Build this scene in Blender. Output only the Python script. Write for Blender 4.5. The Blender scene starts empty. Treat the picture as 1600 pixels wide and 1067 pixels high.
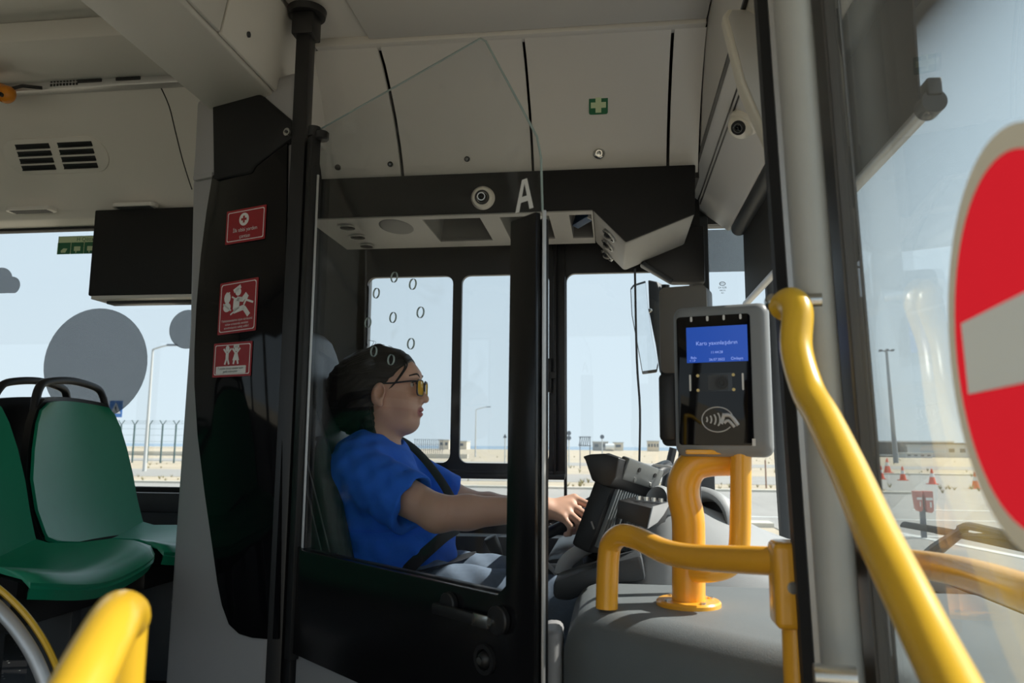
import bpy, bmesh, math, random
import numpy as np
from mathutils import Vector, Matrix, Quaternion
random.seed(7)
SC = bpy.context.scene
COL = SC.collection
PI = math.pi
# ------------------------------------------------------------------ camera, world, sun, exposure
CAM = Vector((0, 0, 1.3))
YAW, PIT, ROL, FPX = math.radians(7.5), math.radians(7.72), math.radians(.45), 1200.
FW = Vector((-math.sin(YAW)*math.cos(PIT), math.cos(YAW)*math.cos(PIT), math.sin(PIT)))
_r0 = Vector((math.cos(YAW), math.sin(YAW), 0)); _u0 = _r0.cross(FW)
RT = _r0*math.cos(ROL) + _u0*math.sin(ROL); UP = _u0*math.cos(ROL) - _r0*math.sin(ROL)
cd = bpy.data.cameras.new('camera'); cam = bpy.data.objects.new('camera', cd); COL.objects.link(cam)
cam.matrix_world = Matrix(((RT.x, UP.x, -FW.x, CAM.x), (RT.y, UP.y, -FW.y, CAM.y), (RT.z, UP.z, -FW.z, CAM.z), (0, 0, 0, 1)))
cd.sensor_width = 36; cd.lens = 36*FPX/1600; cd.clip_start = .02; cd.clip_end = 3000
cd.dof.use_dof = True; cd.dof.focus_distance = 2.1; cd.dof.aperture_fstop = 6.0
SC.camera = cam
SC.view_settings.view_transform = 'Standard'; SC.view_settings.look = 'None'
SC.view_settings.gamma = 1; SC.view_settings.use_curve_mapping = False
SC.view_settings.exposure = 0.3
W = bpy.data.worlds.new('sky'); SC.world = W; W.use_nodes = True
wn = W.node_tree; bg = wn.nodes['Background']
tc = wn.nodes.new('ShaderNodeTexCoord'); sx = wn.nodes.new('ShaderNodeSeparateXYZ'); cr = wn.nodes.new('ShaderNodeValToRGB')
wn.links.new(tc.outputs['Generated'], sx.inputs[0]); wn.links.new(sx.outputs['Z'], cr.inputs[0]); wn.links.new(cr.outputs[0], bg.inputs[0])
for p, c in ((0.0, (.64, .74, .80)), (.12, (.60, .735, .83)), (.35, (.54, .68, .79)), (1.0, (.46, .62, .78))):
    e = cr.color_ramp.elements[0] if p == 0 else (cr.color_ramp.elements[1] if p == 1 else cr.color_ramp.elements.new(p))
    e.position = p; e.color = (*c, 1)
bg.inputs[1].default_value = 1.0
SUNDIR = Vector((.70, .22, .62)).normalized()
sd = bpy.data.lights.new('sun', 'SUN'); sd.energy = 6.0; sd.angle = .01; sd.color = (1, .95, .86)
so = bpy.data.objects.new('sun', sd); COL.objects.link(so); so.rotation_euler = SUNDIR.to_track_quat('Z', 'Y').to_euler()
so.location = (30, 30, 50)

# ------------------------------------------------------------------ helpers
def at(px, py, X=None, Y=None, Z=None, pl=None):
    """point of the photograph on a known real plane"""
    d = FW + RT*((px-800)/FPX) - UP*((py-533.5)/FPX)
    if X is not None: t = (X-CAM.x)/d.x
    elif Y is not None: t = (Y-CAM.y)/d.y
    elif Z is not None: t = (Z-CAM.z)/d.z
    else: t = ((pl[0]-CAM).dot(pl[1]))/d.dot(pl[1])
    return CAM + d*t

def mat(name, col, rough=.5, metal=0, spec=.5, noise=0, nscale=40, bump=0, bscale=200, trans=0, coat=0, sss=0, emit=None, estr=1):
    m = bpy.data.materials.new(name); m.use_nodes = True
    nt = m.node_tree; b = nt.nodes['Principled BSDF']
    b.inputs['Base Color'].default_value = (*col, 1); b.inputs['Roughness'].default_value = rough
    b.inputs['Metallic'].default_value = metal; b.inputs['Specular IOR Level'].default_value = spec
    if coat: b.inputs['Coat Weight'].default_value = coat; b.inputs['Coat Roughness'].default_value = .05
    if sss: b.inputs['Subsurface Weight'].default_value = sss; b.inputs['Subsurface Radius'].default_value = (.01, .004, .002)
    if emit: b.inputs['Emission Color'].default_value = (*emit, 1); b.inputs['Emission Strength'].default_value = estr
    t = nt.nodes.new('ShaderNodeTexCoord')
    n = nt.nodes.new('ShaderNodeTexNoise'); n.inputs['Scale'].default_value = nscale; n.inputs['Detail'].default_value = 4
    nt.links.new(t.outputs['Object'], n.inputs['Vector'])
    k = noise if noise else .05
    mx = nt.nodes.new('ShaderNodeMix'); mx.data_type = 'RGBA'
    mx.inputs[6].default_value = (*[max(0, c*(1-k)) for c in col], 1); mx.inputs[7].default_value = (*[min(1, c*(1+k)) for c in col], 1)
    nt.links.new(n.outputs['Fac'], mx.inputs[0]); nt.links.new(mx.outputs[2], b.inputs['Base Color'])
    if bump:
        n2 = nt.nodes.new('ShaderNodeTexNoise'); n2.inputs['Scale'].default_value = bscale; n2.inputs['Detail'].default_value = 3
        nt.links.new(t.outputs['Object'], n2.inputs['Vector'])
        bp = nt.nodes.new('ShaderNodeBump'); bp.inputs['Strength'].default_value = bump; bp.inputs['Distance'].default_value = .002
        nt.links.new(n2.outputs['Fac'], bp.inputs['Height']); nt.links.new(bp.outputs[0], b.inputs['Normal'])
    return m

def glass(name, tint=(.9, .94, .94), refl=1.0, smudge=0, sscale=6, dust=0.0, ior=1.45):
    m = bpy.data.materials.new(name); m.use_nodes = True; nt = m.node_tree
    for n in list(nt.nodes): nt.nodes.remove(n)
    out = nt.nodes.new('ShaderNodeOutputMaterial'); tr = nt.nodes.new('ShaderNodeBsdfTransparent'); gl = nt.nodes.new('ShaderNodeBsdfGlossy')
    tr.inputs[0].default_value = (*tint, 1); gl.inputs['Roughness'].default_value = 0.0
    gl.inputs[0].default_value = (refl, refl, refl, 1)
    fr = nt.nodes.new('ShaderNodeFresnel'); ge = nt.nodes.new('ShaderNodeNewGeometry'); ir = nt.nodes.new('ShaderNodeMapRange')
    ir.inputs[3].default_value = ior; ir.inputs[4].default_value = 1/ior; nt.links.new(ge.outputs['Backfacing'], ir.inputs[0]); nt.links.new(ir.outputs[0], fr.inputs[0])
    mx = nt.nodes.new('ShaderNodeMixShader'); nt.links.new(fr.outputs[0], mx.inputs[0]); nt.links.new(tr.outputs[0], mx.inputs[1]); nt.links.new(gl.outputs[0], mx.inputs[2])
    last = mx
    if smudge or dust:
        tcn = nt.nodes.new('ShaderNodeTexCoord'); no = nt.nodes.new('ShaderNodeTexNoise'); no.inputs['Scale'].default_value = sscale
        no.inputs['Detail'].default_value = 7; no.inputs['Distortion'].default_value = 1.2
        nt.links.new(tcn.outputs['Object'], no.inputs['Vector'])
        rp = nt.nodes.new('ShaderNodeMapRange'); rp.inputs[1].default_value = .60; rp.inputs[2].default_value = .80
        rp.inputs[3].default_value = dust; rp.inputs[4].default_value = dust+smudge
        nt.links.new(no.outputs['Fac'], rp.inputs[0])
        df = nt.nodes.new('ShaderNodeBsdfDiffuse'); df.inputs[0].default_value = (.8, .8, .8, 1)
        m2 = nt.nodes.new('ShaderNodeMixShader'); nt.links.new(rp.outputs[0], m2.inputs[0]); nt.links.new(mx.outputs[0], m2.inputs[1]); nt.links.new(df.outputs[0], m2.inputs[2])
        last = m2
    nt.links.new(last.outputs[0], out.inputs[0])
    return m

def film(name, col, alpha):
    m = bpy.data.materials.new(name); m.use_nodes = True; nt = m.node_tree
    for n in list(nt.nodes): nt.nodes.remove(n)
    out = nt.nodes.new('ShaderNodeOutputMaterial'); tr = nt.nodes.new('ShaderNodeBsdfTransparent'); df = nt.nodes.new('ShaderNodeBsdfDiffuse')
    df.inputs[0].default_value = (*col, 1); mx = nt.nodes.new('ShaderNodeMixShader'); mx.inputs[0].default_value = alpha
    nt.links.new(tr.outputs[0], mx.inputs[1]); nt.links.new(df.outputs[0], mx.inputs[2]); nt.links.new(mx.outputs[0], out.inputs[0])
    return m

class MB:
    def __init__(s, M=None):
        s.bm = bmesh.new(); s.M = M
    def _merge(s, b, bevel=0, seg=2, mats=None):
        if bevel:
            bmesh.ops.bevel(b, geom=list(b.edges), offset=bevel, segments=seg, profile=.5, affect='EDGES', clamp_overlap=True)
        if s.M is not None: b.transform(s.M)
        me = bpy.data.meshes.new('tmp'); b.to_mesh(me); b.free(); s.bm.from_mesh(me); bpy.data.meshes.remove(me)
        return s
    def box(s, lo, hi, bevel=0, M=None, seg=2):
        b = bmesh.new(); lo = Vector(lo); hi = Vector(hi); c = (lo+hi)/2; d = hi-lo
        bmesh.ops.create_cube(b, size=1)
        for v in b.verts: v.co = Vector((v.co.x*d.x, v.co.y*d.y, v.co.z*d.z))+c
        if M is not None: b.transform(M)
        return s._merge(b, bevel, seg)
    def prism(s, pts, vec, bevel=0, seg=2):
        b = bmesh.new(); vec = Vector(vec)
        a = [b.verts.new(Vector(p)) for p in pts]; c = [b.verts.new(Vector(p)+vec) for p in pts]
        n = len(pts); b.faces.new(a); b.faces.new(c[::-1])
        for i in range(n): b.faces.new((a[i], c[i], c[(i+1) % n], a[(i+1) % n]))
        bmesh.ops.recalc_face_normals(b, faces=b.faces)
        return s._merge(b, bevel, seg)
    def loft(s, rings, close=True, caps=True):
        b = bmesh.new(); R = [[b.verts.new(Vector(p)) for p in r] for r in rings]; n = len(R[0])
        for i in range(len(R)-1):
            for j in range(n if close else n-1):
                k = (j+1) % n; b.faces.new((R[i][j], R[i][k], R[i+1][k], R[i+1][j]))
        if caps and close:
            b.faces.new(R[0][::-1]); b.faces.new(R[-1])
        bmesh.ops.recalc_face_normals(b, faces=b.faces)
        return s._merge(b)
    def tube(s, pts, r, seg=16, closed=False, smooth=0, flat=None):
        pts = [Vector(p) for p in pts]
        if smooth: pts = spline(pts, smooth, closed)
        n = len(pts); rr = r if callable(r) else (lambda t: r)
        rings = []; prev = None
        for i, p in enumerate(pts):
            if closed: t = pts[(i+1) % n]-pts[i-1]
            else: t = pts[min(i+1, n-1)]-pts[max(i-1, 0)]
            t.normalize()
            if prev is None:
                a = t.orthogonal().normalized() if flat is None else (Vector(flat)-t*t.dot(Vector(flat))).normalized()
            else:
                a = (prev-t*t.dot(prev)).normalized()
            prev = a; bb = t.cross(a); R = rr(i/(n-1))
            ra, rb = R if isinstance(R, tuple) else (R, R)
            rings.append([p+a*(math.cos(2*PI*k/seg)*ra)+bb*(math.sin(2*PI*k/seg)*rb) for k in range(seg)])
        if closed: rings.append(rings[0]); return s.loft(rings, True, False)
        return s.loft(rings)
    def cyl(s, p0, p1, r0, r1=None, seg=24, bevel=0):
        p0, p1 = Vector(p0), Vector(p1); r1 = r0 if r1 is None else r1
        if bevel:
            d = (p1-p0).normalized()
            return s.tubelist([(p0, r0-bevel), (p0+d*bevel, r0), (p1-d*bevel, r1), (p1, r1-bevel)], seg)
        return s.tubelist([(p0, r0), (p1, r1)], seg)
    def tubelist(s, pr, seg=24):
        d = (pr[-1][0]-pr[0][0]).normalized(); a = d.orthogonal().normalized(); bb = d.cross(a)
        return s.loft([[p+a*(math.cos(2*PI*k/seg)*r)+bb*(math.sin(2*PI*k/seg)*r) for k in range(seg)] for p, r in pr])
    def ring(s, c, n, r, w, h=.004, seg=32):
        """flat ring (annulus) of outer radius r, width w, thickness h"""
        c, n = Vector(c), Vector(n).normalized(); a = n.orthogonal().normalized(); bb = n.cross(a)
        rings = []
        for rr, hh in ((r, 0), (r, h), (r-w, h), (r-w, 0), (r, 0)):
            rings.append([c+n*hh+a*(math.cos(2*PI*k/seg)*rr)+bb*(math.sin(2*PI*k/seg)*rr) for k in range(seg)])
        return s.loft(rings, True, False)
    def ball(s, c, r, seg=20, M=None):
        b = bmesh.new(); bmesh.ops.create_uvsphere(b, u_segments=seg, v_segments=seg//2+2, radius=1)
        r = r if isinstance(r, (tuple, list)) else (r, r, r)
        for v in b.verts: v.co = Vector((v.co.x*r[0], v.co.y*r[1], v.co.z*r[2]))
        if M is not None: b.transform(M)
        for v in b.verts: v.co += Vector(c)
        return s._merge(b)
    def raw(s, verts, faces):
        b = bmesh.new(); vs = [b.verts.new(Vector(v)) for v in verts]
        for f in faces: b.faces.new([vs[i] for i in f])
        bmesh.ops.recalc_face_normals(b, faces=b.faces)
        return s._merge(b)
    def text(s, txt, size, o, xd, yd, align='CENTER', lift=0):
        cu = bpy.data.curves.new('t', 'FONT'); cu.body = txt; cu.size = size; cu.align_x = align; cu.align_y = 'CENTER'
        ob = bpy.data.objects.new('t', cu); COL.objects.link(ob)
        dg = bpy.context.evaluated_depsgraph_get(); me = bpy.data.meshes.new_from_object(ob.evaluated_get(dg))
        bpy.data.objects.remove(ob); bpy.data.curves.remove(cu)
        xd, yd = Vector(xd).normalized(), Vector(yd).normalized(); n = xd.cross(yd); o = Vector(o)+n*lift
        for v in me.vertices: v.co = o+xd*v.co.x+yd*v.co.y
        b = bmesh.new(); b.from_mesh(me); bpy.data.meshes.remove(me)
        return s._merge(b)

def spline(P, n, closed=False):
    out = []; N = len(P)
    for i in range(N if closed else N-1):
        if closed: a, b, c, d = P[i-1], P[i], P[(i+1) % N], P[(i+2) % N]
        else: a, b, c, d = P[max(i-1, 0)], P[i], P[i+1], P[min(i+2, N-1)]
        for k in range(n):
            t = k/n
            out.append(.5*((2*b)+(c-a)*t+(2*a-5*b+4*c-d)*t*t+(3*b-a-3*c+d)*t**3))
    if not closed: out.append(P[-1])
    return out

def wloc(o):
    p = Vector((0, 0, 0))
    while o is not None: p += o.location; o = o.parent
    return p

def obj(name, mb, m, parent=None, smooth=40, label=None):
    me = bpy.data.meshes.new(name)
    if parent is not None: off = wloc(parent)
    else:
        cs = [v.co for v in mb.bm.verts]
        off = Vector(((min(c.x for c in cs)+max(c.x for c in cs))/2, (min(c.y for c in cs)+max(c.y for c in cs))/2, min(c.z for c in cs)))
    for v in mb.bm.verts: v.co -= off
    mb.bm.to_mesh(me); mb.bm.free()
    if m is not None: me.materials.append(m)
    if smooth:
        me.polygons.foreach_set('use_smooth', [True]*len(me.polygons)); me.set_sharp_from_angle(angle=math.radians(smooth))
    o = bpy.data.objects.new(name, me); COL.objects.link(o)
    if parent is not None: o.parent = parent
    else: o.location = off
    if label: o['label'] = label
    return o

def thing(name, label, cat, loc, group=None):
    o = bpy.data.objects.new(name, None); COL.objects.link(o); o.location = loc; o.empty_display_size = .1
    o['label'] = label; o['category'] = cat
    if group: o['group'] = group
    return o
def tag(o, label, cat, group=None):
    o['label'] = label; o['category'] = cat
    if group: o['group'] = group
    return o
def struct(name, mb, m, parent=None, smooth=40):
    o = obj(name, mb, m, parent, smooth)
    if parent is None: o['kind'] = 'structure'
    return o
def sempty(name, loc):
    o = bpy.data.objects.new(name, None); COL.objects.link(o); o.location = loc; o['kind'] = 'structure'; return o
def dup(root, loc, label=None, rotz=0, scale=1):
    r = root.copy(); COL.objects.link(r); r.location = loc; r.rotation_euler = (0, 0, rotz); r.scale = (scale,)*3
    if label: r['label'] = label
    for ch in list(root.children):
        c = ch.copy(); COL.objects.link(c); c.parent = r
        for g in list(ch.children):
            d = g.copy(); COL.objects.link(d); d.parent = c
    return r
def rrect(w, h, r, n=5):
    pts = []
    for cx, cy, a0 in ((w/2-r, h/2-r, 0), (-w/2+r, h/2-r, 90), (-w/2+r, -h/2+r, 180), (w/2-r, -h/2+r, 270)):
        for k in range(n+1):
            a = math.radians(a0+90*k/n); pts.append((cx+r*math.cos(a), cy+r*math.sin(a)))
    return pts
def frame_on(o, xd, yd):
    o, xd, yd = Vector(o), Vector(xd).normalized(), Vector(yd).normalized(); n = xd.cross(yd)
    return Matrix(((xd.x, yd.x, n.x, o.x), (xd.y, yd.y, n.y, o.y), (xd.z, yd.z, n.z, o.z), (0, 0, 0, 1)))

# ---- signed-distance modelling for the driver (numpy)
def sdf_mesh(fn, lo, hi, h):
    lo = np.array(lo, np.float32); n = np.ceil((np.array(hi)-lo)/h/16).astype(int); B = 16
    cc = [lo[i]+(np.arange(n[i])*B+B/2)*h for i in range(3)]
    G = np.meshgrid(*cc, indexing='ij'); Dc = fn(*[g.astype(np.float32) for g in G])
    D = np.repeat(np.repeat(np.repeat(Dc, B, 0), B, 1), B, 2).astype(np.float32)
    ax = [lo[i]+(np.arange(n[i]*B)+.5)*h for i in range(3)]
    lim = B*h*.87*1.35+.012
    for (i, j, k) in np.argwhere(np.abs(Dc) < lim):
        s = (slice(i*B, i*B+B), slice(j*B, j*B+B), slice(k*B, k*B+B))
        g = np.meshgrid(ax[0][s[0]], ax[1][s[1]], ax[2][s[2]], indexing='ij')
        D[s] = fn(*[q.astype(np.float32) for q in g])
    D[0] = D[-1] = 1; D[:, 0] = D[:, -1] = 1; D[:, :, 0] = D[:, :, -1] = 1
    S = D < 0; sh = np.array(D.shape)-1
    cnt = np.zeros(sh, np.int8)
    for a in (0, 1):
        for b in (0, 1):
            for c in (0, 1): cnt += S[a:sh[0]+a, b:sh[1]+b, c:sh[2]+c]
    act = np.argwhere((cnt > 0) & (cnt < 8)); idx = -np.ones(sh, np.int64); idx[tuple(act.T)] = np.arange(len(act))
    acc = np.zeros((len(act), 3)); num = np.zeros(len(act))
    cs = [np.array((a, b, c)) for a in (0, 1) for b in (0, 1) for c in (0, 1)]
    for p in cs:
        for q in cs:
            if (q-p).sum() == 1 and ((q-p) >= 0).all():
                da = D[tuple((act+p).T)]; db = D[tuple((act+q).T)]; m = (da < 0) != (db < 0)
                t = np.where(m, da/np.where(m, da-db, 1), 0)
                acc += np.where(m[:, None], p+(q-p)*t[:, None], 0); num += m
    V = (act+acc/num[:, None]+.5)*h+lo
    F = []
    for axn in range(3):
        b, c = (axn+1) % 3, (axn+2) % 3
        s0 = [slice(None)]*3; s1 = [slice(None)]*3; s0[axn] = slice(0, -1); s1[axn] = slice(1, None)
        E = np.argwhere(S[tuple(s0)] != S[tuple(s1)])
        eb = np.zeros(3, int); eb[b] = 1; ec = np.zeros(3, int); ec[c] = 1
        q = [idx[tuple((E-k).T)] for k in (eb*0, eb, eb+ec, ec)]
        fl = S[tuple(E.T)]
        Q = np.stack(q, 1); Q[~fl] = Q[~fl][:, ::-1]; F.append(Q)
    return V, np.concatenate(F)
def mesh_obj(name, V, F, m, parent, label=None):
    me = bpy.data.meshes.new(name); V = V-np.array(wloc(parent))
    me.from_pydata([tuple(v) for v in V], [], [tuple(int(i) for i in f) for f in F]); me.materials.append(m)
    me.polygons.foreach_set('use_smooth', [True]*len(me.polygons))
    o = bpy.data.objects.new(name, me); COL.objects.link(o); o.parent = parent
    if label: o['label'] = label
    return o
def smin(a, b, k):
    if k <= 0: return np.minimum(a, b)
    h = np.maximum(k-np.abs(a-b), 0)/k; return np.minimum(a, b)-h*h*k*.25
def smax(a, b, k): return -smin(-a, -b, k)
def s_cap(x, y, z, a, b, ra, rb=None):
    rb = ra if rb is None else rb; a = np.array(a, np.float32); d = np.array(b, np.float32)-a
    t = np.clip(((x-a[0])*d[0]+(y-a[1])*d[1]+(z-a[2])*d[2])/max(1e-9, float(d@d)), 0, 1)
    return np.sqrt((x-a[0]-t*d[0])**2+(y-a[1]-t*d[1])**2+(z-a[2]-t*d[2])**2)-(ra+(rb-ra)*t)
def s_ell(x, y, z, c, r, tilt=0):
    X, Y, Z = x-c[0], y-c[1], z-c[2]
    if tilt: ca, sa = math.cos(tilt), math.sin(tilt); X, Z = X*ca-Z*sa, X*sa+Z*ca
    k0 = np.sqrt((X/r[0])**2+(Y/r[1])**2+(Z/r[2])**2)+1e-9; k1 = np.sqrt((X/r[0]**2)**2+(Y/r[1]**2)**2+(Z/r[2]**2)**2)+1e-9
    return k0*(k0-1)/k1

# ------------------------------------------------------------------ materials
M_light = mat('light_grey_plastic', (.635, .62, .585), .45, bump=.15, bscale=500, noise=.04, nscale=3)
M_light2 = mat('soft_grey_plastic', (.55, .54, .51), .5, bump=.15, bscale=500, noise=.04, nscale=3)
M_cream = mat('cream_plastic', (.76, .72, .62), .4)
M_column = mat('mid_grey_plastic', (.30, .30, .305), .45, noise=.06, nscale=6, bump=.1)
M_dark = mat('dark_slate_plastic', (.045, .05, .055), .5, noise=.1, bump=.2, bscale=600)
M_black = mat('black_plastic', (.012, .012, .013), .45, noise=.1)
M_fascia = mat('black_textured_plastic', (.011, .011, .0115), .6, spec=.3, bump=.3, bscale=700)
M_gblack = mat('black_glass', (.004, .004, .005), .06, spec=.3)
M_under = mat('warm_grey_plastic', (.30, .295, .275), .5, bump=.15, bscale=500)
M_recess = mat('recess_grey', (.16, .158, .15), .6)
def sheer(name, col, tr=.32):
    m = bpy.data.materials.new(name); m.use_nodes = True; nt = m.node_tree; nt.nodes.clear()
    out = nt.nodes.new('ShaderNodeOutputMaterial'); d = nt.nodes.new('ShaderNodeBsdfDiffuse'); t = nt.nodes.new('ShaderNodeBsdfTranslucent'); mx = nt.nodes.new('ShaderNodeMixShader'); mx.inputs[0].default_value = tr
    d.inputs[0].default_value = (*col, 1); t.inputs[0].default_value = (*col, 1); nt.links.new(d.outputs[0], mx.inputs[1]); nt.links.new(t.outputs[0], mx.inputs[2]); nt.links.new(mx.outputs[0], out.inputs[0]); return m
M_rubber = mat('black_rubber', (.01, .01, .011), .7)
M_yellow = mat('yellow_paint', (.90, .43, .035), .27, coat=.25, noise=.02)
M_yellow2 = mat('golden_yellow_paint', (.80, .47, .03), .3, coat=.25, noise=.02)
M_green = mat('green_plastic', (.010, .25, .135), .36, noise=.05, bump=.06, bscale=900)
M_console = mat('grey_dash_plastic', (.17, .19, .20), .55, noise=.06, nscale=20, bump=.35, bscale=700)
M_dash = mat('pale_dash_plastic', (.36, .375, .385), .5, bump=.2, bscale=700)
M_alu = mat('brushed_aluminium', (.55, .55, .55), .4, metal=.7, noise=.08)
M_post = mat('grey_door_paint', (.42, .42, .40), .4)
M_steel = mat('steel', (.6, .6, .58), .25, metal=1)
M_white = mat('white_vinyl', (.72, .72, .70), .5)
M_red = mat('red_vinyl', (.30, .012, .018), .35)
M_redsign = mat('bright_red_vinyl', (.72, .02, .03), .4)
M_sgreen = mat('green_vinyl', (.01, .13, .05), .4)
M_pgreen = mat('pale_green_vinyl', (.55, .66, .40), .5)
M_leather = mat('dark_leather', (.035, .036, .038), .42, noise=.1, bump=.3, bscale=300)
M_floor = mat('speckled_vinyl', (.012, .012, .013), .5)
nt = M_floor.node_tree; b = nt.nodes['Principled BSDF']
vo = nt.nodes.new('ShaderNodeTexVoronoi'); vo.inputs['Scale'].default_value = 40; tcn = nt.nodes.new('ShaderNodeTexCoord')
nt.links.new(tcn.outputs['Object'], vo.inputs['Vector']); rp = nt.nodes.new('ShaderNodeValToRGB')
rp.color_ramp.elements[0].position = .10; rp.color_ramp.elements[0].color = (.45, .45, .42, 1); rp.color_ramp.elements[1].position = .15; rp.color_ramp.elements[1].color = (.014, .014, .015, 1)
nt.links.new(vo.outputs['Distance'], rp.inputs[0]); nt.links.new(rp.outputs[0], b.inputs['Base Color'])
M_win = glass('bus_window_glass', (.955, .97, .975), .9)
M_cabglass = glass('cab_door_glass', (.97, .98, .985), .5, smudge=.09, sscale=6)
M_leafglass = glass('entrance_door_glass', (.965, .985, .98), .8, smudge=.05, sscale=3, dust=.02, ior=1.15)
M_wscreen = glass('windscreen_glass', (.975, .985, .985), .9, ior=1.25)
M_film = film('grey_window_film', (.11, .14, .19), .58)
M_gedge = mat('glass_edge', (.30, .38, .37), .25)
# ------------------------------------------------------------------ the bus shell (setting)
m = MB(); m.box((-7, -.5, -.08), (.72, 2.7, 0)); struct('floor', m, M_floor)
m = MB(); m.box((-7.1, -.6, 2.68), (1.0, 2.8, 2.74)); struct('roof', m, M_light2)
m = MB()
m.box((-7, -.5, 2.60), (-1.08, 2.4, 2.66)); m.box((-7, 2.02, 2.53), (-1.08, 2.30, 2.60), .01)
m.box((-.82, -.5, 2.425), (.255, 1.97, 2.46)); m.box((-.66, -.5, 2.411), (.255, 1.93, 2.425), .006); m.box((-.82, 1.93, 2.40), (.255, 1.975, 2.43), .008)
struct('ceiling', m, M_light)
m = MB(); Y0, Y1 = 2.70, 2.76
m.box((-7, Y0, -.3), (-.95, Y1, 1.12)); m.box((-.95, Y0, -.3), (.74, Y1, 1.0)); m.box((-7, Y0, 2.15), (-.95, Y1, 2.7)); m.box((-.95, Y0, 2.08), (.74, Y1, 2.7))
for a, c in ((-1.12, -.90), (-3.12, -3.0), (-4.85, -4.72), (-7, -6.5)): m.box((a, Y0, 1.0), (c, Y1, 2.2))
m.box((-7, 2.655, 1.05), (-1.0, 2.70, 1.12), .006); m.box((-7, 2.67, .6), (-1.0, 2.70, 1.05))
m.box((.275, 2.66, .98), (.335, 2.74, 2.10), .008)
struct('wall_left', m, M_dark)
m = MB(); Y0, Y1 = -.56, -.5
m.box((-7, Y0, -.3), (-.8, Y1, 1.12)); m.box((-7, Y0, 2.15), (.74, Y1, 2.7))
for a, c in ((-.95, -.8), (-2.4, -2.28), (-3.9, -3.78), (-5.4, -5.28), (.62, .74)): m.box((a, Y0, -.3), (c, Y1, 2.2))
struct('wall_right', m, M_light2)
m = MB(); m.box((-7.06, -.56, -.3), (-7, 2.76, 2.7)); struct('wall_rear', m, M_light2)
m = MB(); m.box((.74, -.56, -.3), (.80, 2.76, .97)); m.box((.60, -.5, 2.40), (.80, 2.76, 2.7)); m.box((.25, -.5, 2.44), (.62, 2.72, 2.5)); struct('wall_front', m, M_dark)
# A pillar at the far front corner
m = MB(); P = [at(1204, 400, Y=2.70), at(1213, 560, Y=2.70), at(1222, 720, Y=2.70), at(1231, 860, Y=2.70), at(1236, 950, Y=2.70)]
m.tube(P, (.030, .022), 10, smooth=4); m.tube([p+Vector((.045, .012, 0)) for p in P], (.02, .022), 10, smooth=4)
struct('trim_1', m, M_dark)

# passenger and other side windows
def side_window(n, x0, x1, z0, z1, y):
    w = sempty('window_%d' % n, ((x0+x1)/2, y, z0)); m = MB(); m.box((x0, y-.003, z0), (x1, y+.003, z1)); obj('pane', m, M_win, w)
    m = MB(); r = .018
    for lo, hi in (((x0, y-.02, z0), (x1, y+.02, z0+r)), ((x0, y-.02, z1-r), (x1, y+.02, z1)), ((x0, y-.02, z0), (x0+r, y+.02, z1)), ((x1-r, y-.02, z0), (x1, y+.02, z1))): m.box(lo, hi, .003)
    obj('rubber_seal', m, M_rubber, w); return w
def disc_pts(c, r, n=48): return [(c[0]+r*math.cos(2*PI*k/n), c[2]+r*math.sin(2*PI*k/n)) for k in range(n)]
def flat_xz(m, pts, y, t=.0008): m.prism([(x, y, z) for x, z in pts], (0, t, 0)); return m
def cloud_pts(cx, cz, s):
    pts = []
    for k in range(60):
        a = 2*PI*k/60; x, z = math.cos(a), math.sin(a); best = 0
        for ox, oz, r in ((0, .25, .62), (.62, 0, .42), (-.62, 0, .42), (0, -.12, .45)):
            bq = x*ox+z*oz; d = bq*bq-(ox*ox+oz*oz-r*r)
            if d >= 0: best = max(best, bq+math.sqrt(d))
        pts.append((cx+s*x*best, cz+s*max(z*best, -.36)))
    return pts
w1 = side_window(1, -3.0, -1.12, 1.12, 2.15, 2.71)
c = at(147, 568, Y=2.70); r = (at(228, 568, Y=2.70)-at(66, 568, Y=2.70)).length/2
obj('round_decal', flat_xz(MB(), disc_pts(c, r), 2.7055), M_film, w1, 0, 'large grey round film decal')
c = at(292, 514, Y=2.70); obj('small_round_decal', flat_xz(MB(), disc_pts(c, .075), 2.7055), M_film, w1, 0, 'small grey round film decal')
c = at(-2, 446, Y=2.70); obj('cloud_decal', flat_xz(MB(), cloud_pts(c.x, c.z, .085), 2.7055), M_film, w1, 0, 'grey cloud film decal')
# emergency exit sticker on the passenger window
o0 = at(88, 397, Y=2.70); o1 = at(165, 391, Y=2.70); o2 = at(92, 369, Y=2.70); sw, shh = (o1.x-o0.x)*1.35, o2.z-o0.z; ox, oz = o0.x, o0.z
st = obj('exit_sticker', flat_xz(MB(), [(ox, oz), (ox+sw, oz), (ox+sw, oz+shh), (ox, oz+shh)], 2.7045), M_sgreen, w1, 0, 'green emergency exit sticker')
m = MB(); flat_xz(m, [(ox+.003, oz+shh*.64), (ox+sw-.003, oz+shh*.64), (ox+sw-.003, oz+shh*.97), (ox+.003, oz+shh*.97)], 2.7038, .0005)
for k in range(5):
    cx = ox+sw*(k+.5)/5
    if k == 0: flat_xz(m, [(cx-.012, oz+.006), (cx+.006, oz+.006), (cx+.014, oz+.022), (cx-.002, oz+.024), (cx-.014, oz+.014)], 2.7038, .0005)
    else:
        flat_xz(m, [(cx-.014, oz+.012), (cx+.013, oz+.012), (cx+.013, oz+.030), (cx-.014, oz+.030)], 2.7038, .0005); flat_xz(m, [(cx-.007, oz+.004), (cx-.003, oz+.004), (cx-.003, oz+.012), (cx-.007, oz+.012)], 2.7038, .0005)
    flat_xz(m, [(ox+sw*k/5-.001, oz), (ox+sw*k/5+.001, oz), (ox+sw*k/5+.001, oz+shh*.64), (ox+sw*k/5-.001, oz+shh*.64)], 2.7038, .0005)
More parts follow.
